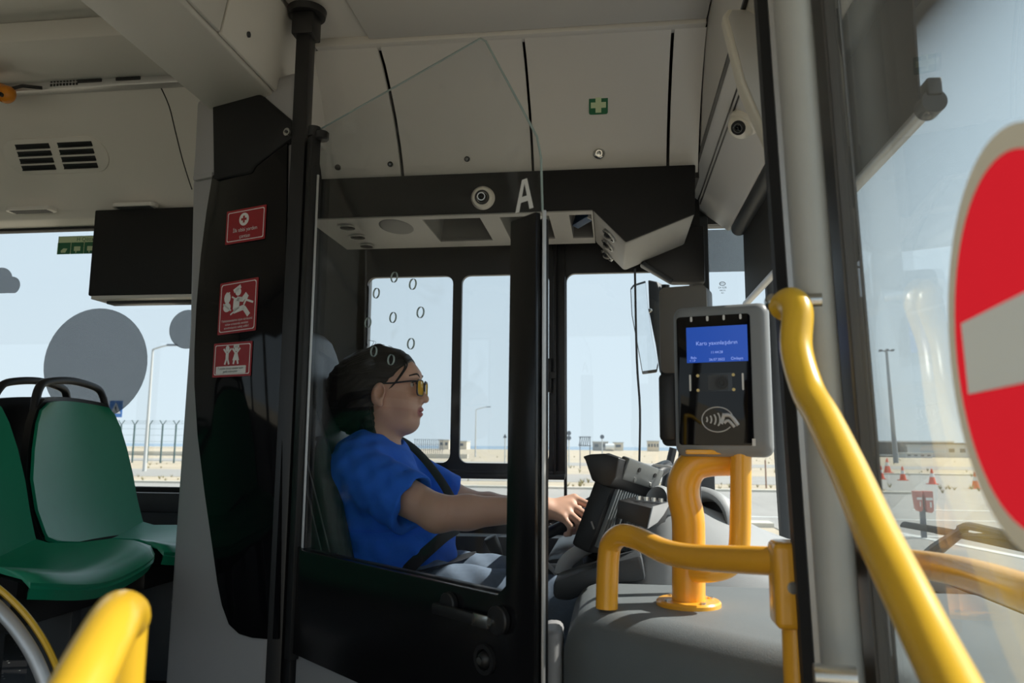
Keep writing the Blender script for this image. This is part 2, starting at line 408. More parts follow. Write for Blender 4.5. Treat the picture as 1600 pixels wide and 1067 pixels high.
obj('pictograms', m, M_pgreen, st, 0)
m = MB(); m.text('H Qəza çıxışı', .022, (ox+sw*.5, 2.7036, oz+shh*.8), (1, 0, 0), (0, 0, 1)); obj('lettering', m, M_sgreen, st, 0)
w2 = side_window(2, -4.72, -3.12, 1.12, 2.15, 2.71); obj('cloud_decal', flat_xz(MB(), cloud_pts(-3.6, 1.55, .2), 2.7055), M_film, w2, 0)
obj('round_decal', flat_xz(MB(), disc_pts((-4.25, 0, 1.5), .2), 2.7055), M_film, w2, 0)
w3 = side_window(3, -6.5, -4.85, 1.12, 2.15, 2.71); obj('cloud_decal', flat_xz(MB(), cloud_pts(-5.6, 1.6, .2), 2.7055), M_film, w3, 0)
for n, (a, c) in enumerate(((-2.28, -.95), (-3.78, -2.4), (-5.28, -3.9), (-7, -5.4))): side_window(8+n, a, c, 1.12, 2.15, -.53)
# driver's window: fixed pane, black sliding frame, latch
w4 = sempty('window_4', (-.3, 2.70, 1.0))
m = MB(); m.box((-.90, 2.715, 1.0), (.28, 2.721, 2.06)); obj('pane', m, M_win, w4)
def rpoly_hole(m, x0, x1, z0, z1, r, X0, X1, Z0, Z1, y, t):
    """plate X0..X1 x Z0..Z1 with a round-cornered opening"""
    inn = [(p[0]+(x0+x1)/2, p[1]+(z0+z1)/2) for p in rrect(x1-x0, z1-z0, r, 6)]
    out = []
    for x, z in inn:
        dx, dz = x-(x0+x1)/2, z-(z0+z1)/2
        fx = ((X1-(x0+x1)/2) if dx > 0 else ((x0+x1)/2-X0))/max(abs(dx), 1e-6); fz = ((Z1-(z0+z1)/2) if dz > 0 else ((z0+z1)/2-Z0))/max(abs(dz), 1e-6)
        f = min(fx, fz); out.append((min(X1, max(X0, (x0+x1)/2+dx*f)), min(Z1, max(Z0, (z0+z1)/2+dz*f))))
    # corner snap
    for qx, qz in ((X1, Z1), (X0, Z1), (X0, Z0), (X1, Z0)):
        k = min(range(len(out)), key=lambda i: (out[i][0]-qx)**2+(out[i][1]-qz)**2); out[k] = (qx, qz)
    A = [[(x, y, z) for x, z in inn], [(x, y, z) for x, z in out], [(x, y+t, z) for x, z in out], [(x, y+t, z) for x, z in inn]]
    A.append(A[0]); m.loft(A, True, False)
m = MB(); rpoly_hole(m, -.895, -.572, 1.238, 1.912, .03, -.93, -.555, 1.19, 2.06, 2.69, .02); rpoly_hole(m, -.540, -.222, 1.238, 1.912, .03, -.555, -.19, 1.19, 2.06, 2.69, .02)
obj('sliding_sash', m, M_black, w4, 30)
m = MB(); m.box((-.93, 2.665, 1.185), (-.165, 2.69, 1.205), .003); m.box((-.93, 2.668, 1.205), (-.17, 2.69, 1.215)); m.box((-.19, 2.67, 1.19), (-.163, 2.70, 2.06), .004); m.box((-.205, 2.665, 1.2), (-.195, 2.69, 2.06), .002)
obj('sash_rail', m, M_black, w4)
m = MB(); rpoly_hole(m, -.160, .272, 1.02, 1.912, .03, -.17, .30, 1.0, 2.06, 2.695, .02); m.box((-.93, 2.69, 1.0), (-.163, 2.72, 1.032)); m.box((-.93, 2.69, 1.0), (-.895, 2.72, 2.06)); m.box((-.93, 2.60, 2.03), (.30, 2.70, 2.20))
obj('outer_frame', m, M_black, w4, 30)
c = at(857, 587, Y=2.68); m = MB()
m.prism([(c.x+.012-.036*abs(math.cos(a)) if math.cos(a) > -2 else 0, 2.66, c.z+.062*math.sin(a)) for a in [(-PI/2+PI*k/14) for k in range(15)]], (0, .03, 0), .003)
m.box((c.x-.008, 2.645, c.z-.022), (c.x+.004, 2.665, c.z+.022), .003); m.box((c.x+.002, 2.655, c.z-.012), (c.x+.028, 2.668, c.z+.012), .002)
obj('latch', m, M_black, w4)
# quarter window, with tinted head band and the printed glass mark
w5 = sempty('window_5', (.44, 2.70, .98))
m = MB(); m.box((.33, 2.715, .97), (.575, 2.721, 2.08)); obj('pane', m, M_win, w5)
a0, a1 = at(1100, 359, Y=2.71), at(1148, 424, Y=2.71); obj('tint_band', flat_xz(MB(), [(a0.x, a0.z), (.57, a0.z), (.57, a1.z), (a0.x, a1.z)], 2.713), film('tint_film', (.16, .20, .22), .62), w5, 0, 'grey tinted head band')
g = at(1129, 443, Y=2.71); m = MB(); m.tube([(g.x+.010*math.cos(2*PI*k/24), 2.713, g.z+.0065*math.sin(2*PI*k/24)) for k in range(24)], .0011, 6, closed=True)
m.text('BYD', .008, (g.x, 2.713, g.z), (1, 0, 0), (0, 0, 1)); m.text('E4 43R', .010, (g.x, 2.713, g.z-.014), (1, 0, 0), (0, 0, 1)); m.text('000245', .007, (g.x, 2.713, g.z-.024), (1, 0, 0), (0, 0, 1)); m.text('AS1', .007, (g.x, 2.713, g.z-.033), (1, 0, 0), (0, 0, 1))
obj('glass_mark', m, mat('mark_grey', (.12, .14, .16), .6), w5, 0, 'printed maker mark on the glass')
# windscreen
w6 = sempty('window_6', (.75, 1.1, .97)); R = []
for z in (.96, 1.5, 2.38):
    R.append([(.735+.10*math.sin(PI*(y+.55)/3.3)-(z-.96)*.05, y, z) for y in [(-.55+3.3*k/16) for k in range(17)]])
m = MB(); m.loft(R, False, False); o = obj('pane', m, M_wscreen, w6)
md = o.modifiers.new('s', 'SOLIDIFY'); md.thickness = .006
m = MB(); m.tube([Vector(p)+Vector((-.012, 0, .012)) for p in R[0]], (.012, .016), 8); m.tube([Vector(p)+Vector((-.01, 0, -.012)) for p in R[2]], (.016, .02), 8)
m.box((.68, 1.60, .985), (.74, 2.2, 1.0), .003); m.box((.68, .7, .985), (.74, 1.55, 1.003), .003); obj('rubber_seal', m, M_rubber, w6)

# raised podium under the passenger seats, with nosing
m = MB(); m.box((-2.6, 1.34, 0), (-1.12, 2.70, .60), .015); struct('trim_2', m, M_floor)
nz = [at(x, y, Y=1.30) for x, y in ((-60, 905), (-20, 935), (14, 968), (40, 1003), (60, 1040), (76, 1085), (90, 1150))]
t3 = sempty('trim_3', nz[3]); m = MB(); m.tube(nz, (.012, .007), 10, smooth=5); obj('silver_nosing', m, M_alu, t3)
m = MB(); m.tube([p+Vector((.010, .02, .010)) for p in nz], (.006, .007), 8, smooth=5); obj('yellow_strip', m, M_yellow2, t3)

# left cove above the passenger window, with vent, slotted rail, seam and lamps
m = MB(); prof = [(2.70, 2.14), (2.615, 2.150), (2.585, 2.175), (2.32, 2.50), (2.29, 2.545), (2.29, 2.68), (2.70, 2.68)]
m.prism([(-7, y, z) for y, z in prof], (6.08, 0, 0), .006); struct('trim_4', m, M_light)
CP = Vector((0, 2.585, 2.175)); CU = Vector((0, -.265, .325)).normalized(); CN = Vector((1, 0, 0)).cross(CU)   # cove plane
def cv(px, py): return at(px, py, pl=(CP, CN))
a = cv(88, 243); ve = thing('air_vent', 'grey oval louvred air vent in the cove above the passenger window', 'vent', a)
vw, vh = (cv(170, 243)-a).length*2, (cv(88, 218)-cv(88, 270)).length; M = frame_on(a, (1, 0, 0), CU)
m = MB(M); m.prism([(x, y, -.002) for x, y in rrect(vw, vh, vh*.48, 8)], (0, 0, .007), .002); obj('vent_plate', m, M_light, ve)
for sx_ in (-1, 1):
    for k in range(4):
        m = MB(M); w_ = vw*.33; cx = sx_*vw*.205+(.003*(3-k)); cy = vh*(.30-.2*k)
        m.box((cx-w_/2, cy-vh*.065, .0045), (cx+w_/2, cy+vh*.065, .0062), .0006); m.box((cx-w_/2, cy-vh*.075, .006), (cx+w_/2, cy-vh*.05, .010), .001)
        obj('slot', m, M_black, ve)
# slotted rail under the passenger ceiling
a = cv(0, 133); m = MB(); zr = 2.515; yr = 2.305
rl = thing('roof_rail', 'grey slotted rail running under the passenger ceiling above the cove', 'rail', (-1.9, yr, zr))
m.box((-7, yr-.03, zr-.012), (-1.05, yr+.01, zr+.03), .004); obj('profile', m, M_alu, rl)
for px in (140, 200):
    q = at(px, 130, Y=yr-.03); m = MB(); m.box((q.x-.045, yr-.034, zr+.004), (q.x+.045, yr-.028, zr+.020), .002); obj('slot', m, M_black, rl)
q = at(100, 132, Y=yr-.03); m = MB()
for i in range(9):
    for j in range(2): m.box((q.x-.05+i*.012, yr-.033, zr-.002+j*.013), (q.x-.044+i*.012, yr-.028, zr+.006+j*.013))
obj('speaker_grille', m, M_black, rl)
q = at(6, 140, Y=2.2); th = thing('strap_bracket', 'orange plastic strap bracket on the roof rail at the left edge', 'bracket', q)
m = MB(); m.tube([q+Vector((-.10, 0, .03)), q+Vector((-.03, 0, .0)), q+Vector((.015, 0, -.02))], (.035, .025), 14); m.ball(q+Vector((.012, 0, -.018)), (.03, .026, .03)); obj('bracket_body', m, mat('orange_plastic', (.62, .22, .012), .4), th)
m = MB(); m.cyl(q+Vector((.0, -.03, -.01)), q+Vector((0, -.02, -.01)), .007); m.cyl(q+Vector((.015, -.03, -.03)), q+Vector((.015, -.02, -.03)), .007); obj('bolt', m, M_black, th)
m = MB(); m.tube([q+Vector((.02, 0, 0)), q+Vector((.05, .02, .02)), q+Vector((.09, .06, .03))], .006, 8); obj('stem', m, M_black, th)
m = MB(); m.tube([cv(*p)+CN*-.001 for p in ((249, 132), (264, 165), (274, 205), (284, 245), (293, 275), (300, 296))], .0028, 6, smooth=4); struct('trim_5', m, M_black)
for (px, py, w_), lab in zip(((49, 329, 78), (212, 323, 70)), ('small louvred lamp under the cove left of the display box', 'small flat lamp under the cove just above the display box')):
    q = at(px, py, Z=2.165); l = (at(px+w_/2, py, Z=2.165)-q).length; th = thing('cove_lamp', lab, 'lamp', q, 'small cove lamps')
    m = MB(); m.prism([(q.x+x, q.y+y, q.z-.004) for x, y in rrect(l*2, .05, .02)], (0, 0, .014), .002); obj('housing', m, M_light, th)
    for k in range(5):
        m = MB(); m.box((q.x-l*.8, q.y-.018+k*.008, q.z-.006), (q.x+l*.8, q.y-.014+k*.008, q.z-.003)); obj('louvre', m, M_dark, th)
# dropped beam over the gangway, with screwed hatches
m = MB(); m.prism([(x, -.5, z) for x, z in ((-1.08, 2.20), (-.872, 2.20), (-.83, 2.425), (-.83, 2.66), (-1.08, 2.66))], (0, 3.16, 0), .006); t6 = struct('trim_6', m, M_light)
sd_n = Vector((.225, 0, -.042)).normalized()
t7 = sempty('trim_7', (-.86, 1.3, 2.2))
for y0, y1 in ((-.3, .7), (.708, 1.50), (1.508, 1.96)):
    m = MB(); m.prism([(-.866, y0, 2.206), (-.829, y0, 2.41), (-.821, y0, 2.41), (-.857, y0, 2.206)], (0, y1-y0, 0), .002); o = obj('hatch', m, M_light, t7)
    for yy in (y0+.1, y1-.06):
        if yy > 1.9: continue
        p = Vector((-.852, yy, 2.26)); m = MB(); m.cyl(p, p+sd_n*.004+Vector((.004, 0, 0)), .007, seg=12); obj('screw', m, M_dark, o)
# front locker flaps above the driver
zt, zb = 2.40, 2.105
prof = [(1.95, zt), (2.005, 2.372), (2.06, 2.33), (2.125, 2.272), (2.18, 2.205), (2.215, 2.15), (2.235, zb)]
flaps = ((-.90, -.645, 'leftmost cream ceiling flap with four round screw holes beside the pole'), (-.634, -.237, 'second ceiling flap from the left, with one lock near its lower edge'),
         (-.229, .164, 'wide ceiling flap with the green cross sticker and a round chrome lock'), (.173, .256, 'narrow plain ceiling flap at the right beside the windscreen header'))
def flap_y(z):
    for (ya, za), (yb, zb_) in zip(prof, prof[1:]):
        if zb_ <= z <= za: return ya+(yb-ya)*(za-z)/(za-zb_)
    return prof[-1][0]
FL = []
for x0, x1, lab in flaps:
    th = thing('locker_flap', lab, 'flap', ((x0+x1)/2, 2.23, zb), 'ceiling locker flaps above the driver'); FL.append(th)
    m = MB(); m.prism([(x0, y, z) for y, z in prof]+[(x0, y+.012, z+.006) for y, z in prof[::-1]], (x1-x0, 0, 0)); obj('panel', m, M_light, th, 50)
def on_flap(px, py):
    y = 2.15
    for _ in range(6): p = at(px, py, Y=y); y = flap_y(p.z)
    return at(px, py, Y=y)
for px, py, r in ((511, 100, .009), (595, 94, .009), (528, 261, .009), (610, 256, .0085)):
    p = on_flap(px, py); m = MB(); m.cyl(p+Vector((0, .003, 0)), p+Vector((0, -.003, -.002)), r, seg=20); o = obj('screw_hole', m, M_black, FL[0])
    if px > 600: m = MB(); m.cyl(p+Vector((0, -.001, 0)), p+Vector((0, -.005, -.003)), .004, seg=6); obj('screw', m, M_steel, o)
p = on_flap(730, 248); m = MB(); m.cyl(p+Vector((0, .003, 0)), p+Vector((0, -.005, -.003)), .0085, seg=20); o = obj('lock', m, M_black, FL[1]); m = MB(); m.cyl(p+Vector((0, -.004, -.002)), p+Vector((0, -.007, -.004)), .004, seg=12); obj('key_core', m, M_steel, o)
p = on_flap(936, 239); m = MB(); m.ball(p, (.0185, .009, .0185)); m.ring(p+Vector((0, -.006, -.003)), (0, -1, -.4), .010, .003, .005); obj('chrome_lock', m, M_steel, FL[2], label='round chrome lock')
p = on_flap(935, 164); q0 = on_flap(935, 178); up = (p-q0).normalized(); hs = (on_flap(935, 150)-on_flap(935, 179)).length
M = frame_on(p+Vector((0, -.002, -.001)), (1, 0, 0), up)
m = MB(M); m.prism([(x, y, 0) for x, y in rrect(hs*1.0, hs, .006)], (0, 0, .001)); o = obj('cross_sticker', m, M_sgreen, FL[2], label='green first aid sticker with pale cross')
m = MB(M); a, b_ = hs*.15, hs*.40; m.prism([(x, y, .001) for x, y in ((-a, -b_), (a, -b_), (a, -a), (b_, -a), (b_, a), (a, a), (a, b_), (-a, b_), (-a, a), (-b_, a), (-b_, -a), (-a, -a))], (0, 0, .0005)); obj('cross', m, M_pgreen, o)
m = MB(); m.box((-.92, 2.24, 2.09), (.26, 2.60, 2.42)); m.box((-.92, 1.955, 2.405), (.26, 2.6, 2.43)); struct('trim_8', m, M_black)

# overhead console: black fascia, grey underside with recesses, vents, speaker
cz, cyf, cyb = 1.985, 2.195, 2.56
oc = thing('overhead_console', 'overhead driver console with black fascia and grey recessed underside', 'console', (-.33, 2.3, 1.9))
dip = at(978, 378, Y=cyf); rt_ = at(1086, 334, Y=cyf); st_ = at(926, 334, Y=cyf)
m = MB(); m.prism([(-.93, cyf, 2.115), (rt_.x+.005, cyf, 2.115), (rt_.x, cyf, rt_.z), (dip.x, cyf, dip.z), (st_.x, cyf, cz+.004), (-.93, cyf, cz+.004)], (0, .03, 0), .004); obj('fascia', m, M_fascia, oc)
rec = ((-.575, -.395), (-.335, -.185), (-.125, -.058)); ya, yb = cyf+.035, cyb-.07
m = MB(); xs = [-.93]+[v for r_ in rec for v in r_]+[st_.x]
t_ = .012
for i in range(0, len(xs)-1, 2): m.box((xs[i], cyf+.004, cz), (xs[i+1], cyb, cz+t_))
for x0, x1 in rec: m.box((x0, cyf+.004, cz), (x1, ya, cz+t_)); m.box((x0, yb, cz), (x1, cyb, cz+t_))
m.box((-.93, cyb-.012, cz), (st_.x, cyb, 2.1))
bk = .5
m.prism([(st_.x, cyf+.004, cz), (dip.x, cyf+.004, dip.z-.006), (rt_.x, cyf+.004, rt_.z-.003), (rt_.x, cyf+.004, 2.1), (st_.x, cyf+.004, 2.1)], (0, cyb-.02-cyf, 0), .008)
obj('underside', m, M_under, oc)
for i, (x0, x1) in enumerate(rec):
    m = MB(); zt_ = cz+.085
    V = [(x0, ya, cz+.005), (x1, ya, cz+.005), (x1, yb, cz+.005), (x0, yb, cz+.005), (x0+.01, ya+.07, zt_), (x1-.01, ya+.07, zt_), (x1-.01, yb, zt_), (x0+.01, yb, zt_)]
    m.raw(V, [(4, 5, 6, 7), (0, 1, 5, 4), (1, 2, 6, 5), (2, 3, 7, 6), (3, 0, 4, 7)]); obj('recess', m, M_recess, oc, 0)
m = MB(); p = Vector((-.676, 2.30, cz)); m.ball(p, (.052, .085, .004), 32); obj('speaker', m, M_dark, oc, label='round dark speaker grille')
for px, py in ((543, 354), (559, 369), (574, 383)):
    p = at(px, py, Z=cz-.002); v = obj('air_nozzle', MB().ring(p, (0, 0, -1), .024, .005, .006), M_steel, oc, label='chrome ringed round vent'); m = MB(); m.ball(p, (.019, .019, .004)); m.box(p+Vector((-.02, -.002, -.007)), p+Vector((.02, .002, -.002))); obj('nozzle_core', m, M_black, v)
sl = Vector((dip.x-st_.x, 0, dip.z-.006-cz)); sln = Vector((sl.z, 0, -sl.x)).normalized()
for px, py in ((953, 367), (951, 382), (950, 398)):
    p = at(px, py, pl=(Vector((st_.x, cyf, cz)), sln))-sln*0.0; p = p+sln*.001
    v = obj('air_nozzle', MB().ring(p, sln, .026, .005, .006), M_steel, oc, label='chrome ringed round vent'); m = MB(frame_on(p, sl, (0, 1, 0)) if False else None); m.ball(p, (.018, .019, .014)); obj('nozzle_core', m, M_black, v)
# things lying in the recesses
m = MB(Matrix.Translation((-.085, 2.36, cz+.03)) @ Matrix.Rotation(.5, 4, 'Z') @ Matrix.Rotation(.35, 4, 'Y'))
bt = thing('blue_booklet', 'blue booklet with white edge tucked in the right console recess', 'booklet', (-.085, 2.36, cz))
m.box((-.012, -.06, -.02), (.012, .05, .025), .002); obj('cover', m, mat('blue_card', (.02, .07, .16), .5), bt)
m = MB(Matrix.Translation((-.085, 2.36, cz+.03)) @ Matrix.Rotation(.5, 4, 'Z') @ Matrix.Rotation(.35, 4, 'Y')); m.box((-.010, -.062, -.024), (.010, -.058, .010)); m.box((.012, -.05, -.015), (.014, -.02, .0)); obj('label_edge', m, M_white, bt)
pb = thing('paper_bundle', 'clipped paper bundle standing in the console recess behind the door glass', 'papers', (-.205, 2.33, cz)); M = Matrix.Translation((-.207, 2.33, cz+.03)) @ Matrix.Rotation(.35, 4, 'Y')
m = MB(M); m.box((-.006, -.09, -.03), (.004, .08, .04), .001); obj('sheets', m, M_white, pb); m = MB(M); m.box((-.009, -.10, -.032), (-.005, .085, .043), .001); m.box((.004, -.03, .03), (.009, .03, .045)); obj('clip_board', m, M_black, pb)
# dome camera on the fascia
def dome_cam(name, p, n, r, lab, grp=None):
    n = Vector(n).normalized(); th = thing(name, lab, 'camera', p)
    m = MB(); m.tubelist([(p, r), (p+n*r*.3, r*.97), (p+n*r*.55, r*.8)], 32); obj('housing', m, M_cream, th)
    q = p+n*r*.55; m = MB(); m.ring(q, n, r*.60, r*.14, r*.12); m.ball(q-n*r*.25, r*.5); o = obj('lens_mount', m, M_black, th)
    k = q+n*r*.36; m = MB(); m.ring(k, n, r*.34, r*.08, r*.12); obj('lens_ring', m, M_steel, o); m = MB(); m.ball(k, r*.2); obj('lens', m, M_gblack, o)
dome_cam('dome_camera', at(755, 310, Y=cyf)+Vector((0, 0, 0)), (0, -1, -.15), .036, 'cream dome camera on the black overhead fascia')

# windscreen header (runs across the bus on the right), slot, grooves, blind, roller
m = MB(); prof = [(.262, 2.165), (.257, 2.44), (.52, 2.44), (.475, 2.07), (.405, 2.05)]
m.prism([(x, -.5, z) for x, z in prof], (0, 3.19, 0), .005); struct('trim_9', m, M_light)
m = MB(); m.box((.2605, -.5, 2.158), (.268, 2.62, 2.168)); sdx = Vector((.405-.262, 0, 2.05-2.165)).normalized()
for f_ in (.045, .055): q = Vector((.262, 0, 2.165))+sdx*f_; m.box((q.x-.0015, -.5, q.z-.003), (q.x+.0015, 2.62, q.z+.001))
struct('trim_10', m, M_black)
bl = thing('windscreen_blind', 'black roller sun blind hanging inside the windscreen with metal bottom bar', 'blind', (.45, 1.9, 1.77))
m = MB(); m.cyl((.435, 1.13, 2.045), (.435, 2.64, 2.045), .026); obj('roller', m, M_dark, bl)
m = MB(); m.box((.449, 1.135, 1.79), (.452, 2.64, 2.05)); obj('blind_cloth', m, mat('blind_cloth', (.022, .023, .024), .7, bump=.3, bscale=900), bl)
m = MB(); m.tube([(.45, 1.10, 1.782), (.45, 2.645, 1.782)], (.009, .011), 10); obj('bottom_bar', m, M_alu, bl)
m = MB(); m.cyl((.45, 1.085, 1.782), (.45, 1.115, 1.782), .017); m.box((.44, 1.08, 1.79), (.46, 1.11, 1.815), .003); obj('end_stop', m, M_dark, bl)
n_ = Vector((-.115, 0, -.143)).normalized(); p = at(1164, 189, pl=(Vector((.262, 0, 2.165)), n_))
hd_ = thing('dome_camera', 'white dome camera under the windscreen header beside the hanging cover', 'camera', p); r = .040; ld = Vector((-.42, -.72, -.55)).normalized()
m = MB(); m.tubelist([(p-n_*.002, r), (p+n_*.010, r*.97), (p+n_*.014, r*.85)], 32); m.ball(p+n_*.012, r*.86, 28); obj('housing', m, M_cream, hd_)
c_ = p+n_*.012+ld*r*.74; m = MB(); m.tubelist([(c_-ld*.01, r*.46), (c_+ld*.004, r*.44)], 28); lm_ = obj('lens_mount', m, M_black, hd_)
m = MB(); m.ring(c_+ld*.004, ld, r*.30, r*.07, r*.06); obj('lens_ring', m, M_steel, lm_); m = MB(); m.ball(c_+ld*.003, r*.17); obj('lens', m, M_gblack, lm_)
# hinged cream cover
hc = thing('header_cover', 'long cream hinged cover hanging open from the windscreen header', 'cover', (.25, 1.3, 1.78)); A, B = Vector((.255, 1.475, 2.155)), Vector((.250, 1.19, 1.755))
ax = (B-A).normalized(); sd_ = Vector((1, .1, 0)); sd_ = (sd_-ax*sd_.dot(ax)).normalized(); M = frame_on((A+B)/2, ax, sd_); L = (B-A).length
m = MB(M); out = [(-L/2, -.022), (-L/2+.03, -.035), (L*.1, -.030), (L/2-.02, -.008), (L/2, .004), (L/2-.01, .018), (L*.1, .032), (-L/2+.02, .036), (-L/2, .022)]
m.prism([(x, y, -.012) for x, y in out], (0, 0, .024), .006, 3); obj('shell', m, M_cream, hc)
m = MB(M); m.prism([(x*.94, y*.72, .012) for x, y in out], (0, 0, .004), .002); m.prism([(x*.94, y*.72, -.016) for x, y in out], (0, 0, .004), .002); obj('inner_rib', m, M_light2, hc)
# side blind by the driver's window
P = [at(x, y, Y=2.52) for x, y in ((1000, 412), (1050, 441), (1102, 441), (1100, 352), (1040, 352))]
sb = thing('side_sun_blind', 'black sun blind folded at the front corner of the driver window', 'blind', P[1])
m = MB(); m.prism(P, (0, .05, 0), .006); obj('blind_panel', m, M_black, sb); m = MB(); m.tube([P[0]+Vector((.01, -.006, 0)), P[1]+Vector((0, -.006, 0))], .008, 8); obj('bottom_bar', m, M_dark, sb)
for (pts, lab) in ((((572, 391), (571, 480), (569, 565)), 'thin blind guide cord left of the driver window behind the glass'), (((992, 420), (995, 560), (1000, 640), (999, 722)), 'thin dark blind guide cord hanging in front of the outside mirror')):
    m = MB(); m.tube([at(x, y, Y=2.45) for x, y in pts], .0035, 8, smooth=4); tag(obj('guide_cord', m, M_dark), lab, 'cord')
# passenger display box
db = thing('display_box', 'black display box hanging above the passenger window beside the partition', 'display', (-1.7, 2.6, 1.80)); x0, x1 = at(142, 400, Y=2.55).x, at(300, 400, Y=2.55).x-.0
a, c = at(142, 345, Y=2.55), at(138, 462, Y=2.55)
m = MB(); m.box((x0, 2.55, c.z), (x1+.1, 2.66, 2.16), .006); obj('case', m, M_fascia, db)
m = MB(); m.box((x0+.01, 2.555, c.z-.012), (x1+.1, 2.655, c.z+.002), .002); obj('base_board', m, M_light, db); m = MB(); m.box((x0+.04, 2.60, c.z-.022), (x1+.1, 2.65, c.z-.010), .003); obj('lower_lip', m, M_black, db)
# ------------------------------------------------------------------ partition behind the driver
P1 = Vector((-.717, 1.74, 0)); ZU = Vector((0, 0, 1)); PD = Vector((-.9397, .342, 0)); PN = Vector((-.342, -.9397, 0)); DD = Vector((.7716, -.6361, 0)); DN = Vector((-.6361, -.7716, 0))
def pa(px, py, k=0): return at(px, py, pl=(P1+PN*k, PN))
pt = thing('cab_partition', 'grey partition with black glass panel and three red stickers behind the driver', 'partition', P1+PD*.25)
m = MB(); m.prism([P1+PD*t+ZU*z for t, z in ((.085, 0), (.43, 0), (.43, .9), (.425, 1.6), (.45, 2.0), (.455, 2.25), (.085, 2.25))], PN*-.05, .018, 3); obj('frame_panel', m, M_column, pt)
m = MB(); bp = [pa(x, y, .004) for x, y in ((334, 276), (325, 330), (316, 400), (309, 480), (306, 550), (306, 600), (311, 680), (322, 770), (335, 860), (342, 910), (349, 945), (360, 975), (376, 990), (396, 996), (418, 998), (438, 998), (447, 560), (452, 190))]
m.prism(bp, PN*.006, .002); obj('black_glass', m, M_gblack, pt)
m = MB(); bp = [pa(x, y, .015) for x, y in ((333, 281), (331, 160), (394, 137), (456, 190), (456, 215), (398, 258), (391, 270))]
m.prism(bp, PN*-.05, .006); obj('cap_cover', m, M_fascia, pt, label='matt black cap on top of the partition')
m = MB(); m.prism([pa(x, y, .006) for x, y in ((300, 278), (310, 160), (333, 152), (334, 276))], PN*-.05, .008); m.prism([pa(x, y, .012) for x, y in ((301, 282), (301, 274), (331, 268), (331, 276))], PN*-.04, .003); obj('upper_trim', m, M_column, pt)
p = pa(450, 207, .02); m = MB(); m.cyl(p, p+PN*.006, .010); o = obj('bolt', m, M_steel, pt); m = MB(); m.cyl(p+PN*.004, p+PN*.009, .004, seg=6); obj('socket', m, M_black, o)
m = MB(); m.box((-.002, 0, 0), (.008, .40, .006), .001, M=frame_on(pa(423, 1075, .0), (1, 0, 0), (0, 0, 1))); obj('edge_strip', m, M_alu, pt)
def sticker(name, lab, quad, parent, mm):
    """quad: pixel corners lower-left, lower-right, upper-left; returns frame in metres"""
    a, b, c = [pa(x, y, .0115) for x, y in quad]; w, h = (b-a).length, (c-a).length
    M = frame_on(a, b-a, ZU); m = MB(M); r = min(w, h)*.05
    m.prism([(x+w/2, y+h/2, 0) for x, y in rrect(w, h, r*.4)], (0, 0, .001)); o = obj(name, m, mm, parent, 0, lab)
    m = MB(M); s = w*.04; i = [(x+w/2, y+h/2) for x, y in rrect(w-2*s, h-2*s, r)]; j = [(x+w/2, y+h/2) for x, y in rrect(w-2*s-.004, h-2*s-.004, r)]
    m.loft([[(x, y, .001) for x, y in i], [(x, y, .0014) for x, y in i], [(x, y, .0014) for x, y in j], [(x, y, .001) for x, y in j]], True, False); obj('border_line', m, M_white, o)
    return o, M, w, h
def pic(M, polys, h=.0013):
    m = MB(M)
    for p in polys: m.prism([(x, y, h) for x, y in p], (0, 0, .0004))
    return m
def seg(x0, y0, x1, y1, t):
    d = Vector((x1-x0, y1-y0)); n = Vector((-d.y, d.x)).normalized()*t/2; return [(x0+n.x, y0+n.y), (x0-n.x, y0-n.y), (x1-n.x, y1-n.y), (x1+n.x, y1+n.y)]
def circ(x, y, r, k=20, s=1): return [(x+r*math.cos(2*PI*i/k), y+r*s*math.sin(2*PI*i/k)) for i in range(k)]
o, M, w, h = sticker('first_aid_sticker', 'upper red sticker with a white disc, cross and two words lines', ((352, 383), (414, 373), (355, 331)), pt, M_red)
obj('disc', pic(M, [circ(w*.46, h*.68, h*.19)]), M_white, o); q = h*.035
obj('cross', pic(M, [[(w*.46+x*q, h*.68+y*q) for x, y in ((-1, -3), (1, -3), (1, -1), (3, -1), (3, 1), (1, 1), (1, 3), (-1, 3), (-1, 1), (-3, 1), (-3, -1), (-1, -1))]], .0018), M_red, o)
m = MB(); x_, n_ = M.col[0].xyz, M.col[2].xyz; m.text('İlk tibbi yardım', h*.155, M @ Vector((w*.5, h*.37, .002)), x_, ZU); m.text('çantası', h*.155, M @ Vector((w*.5, h*.18, .002)), x_, ZU); obj('lettering', m, M_white, o)
o, M, w, h = sticker('driver_sticker', 'middle red sticker with a white seated driver pictogram and three text lines', ((340, 524), (400, 516), (347, 443)), pt, M_red)
P = [circ(w*.50, h*.78, w*.075), seg(w*.38, h*.80, w*.56, h*.885, w*.075), seg(w*.46, h*.45, w*.47, h*.67, w*.16), seg(w*.47, h*.65, w*.62, h*.62, w*.09), seg(w*.60, h*.60, w*.73, h*.72, w*.09), seg(w*.66, h*.52, w*.76, h*.69, w*.04), seg(w*.73, h*.60, w*.90, h*.54, w*.04),
     seg(w*.40, h*.42, w*.68, h*.47, w*.10), seg(w*.66, h*.47, w*.80, h*.31, w*.09), seg(w*.32, h*.36, w*.54, h*.48, w*.03), seg(w*.34, h*.70, w*.42, h*.66, w*.03), circ(w*.22, h*.69, w*.085, 12, 1.3), seg(w*.20, h*.76, w*.20, h*.80, w*.025), seg(w*.26, h*.76, w*.27, h*.80, w*.025), circ(w*.22, h*.51, w*.10, 14, .9), seg(w*.12, h*.58, w*.33, h*.44, w*.03)]
for k, p_ in enumerate(P): pass
obj('pictogram', pic(M, P), M_white, o)
m = MB(); x_ = M.col[0].xyz
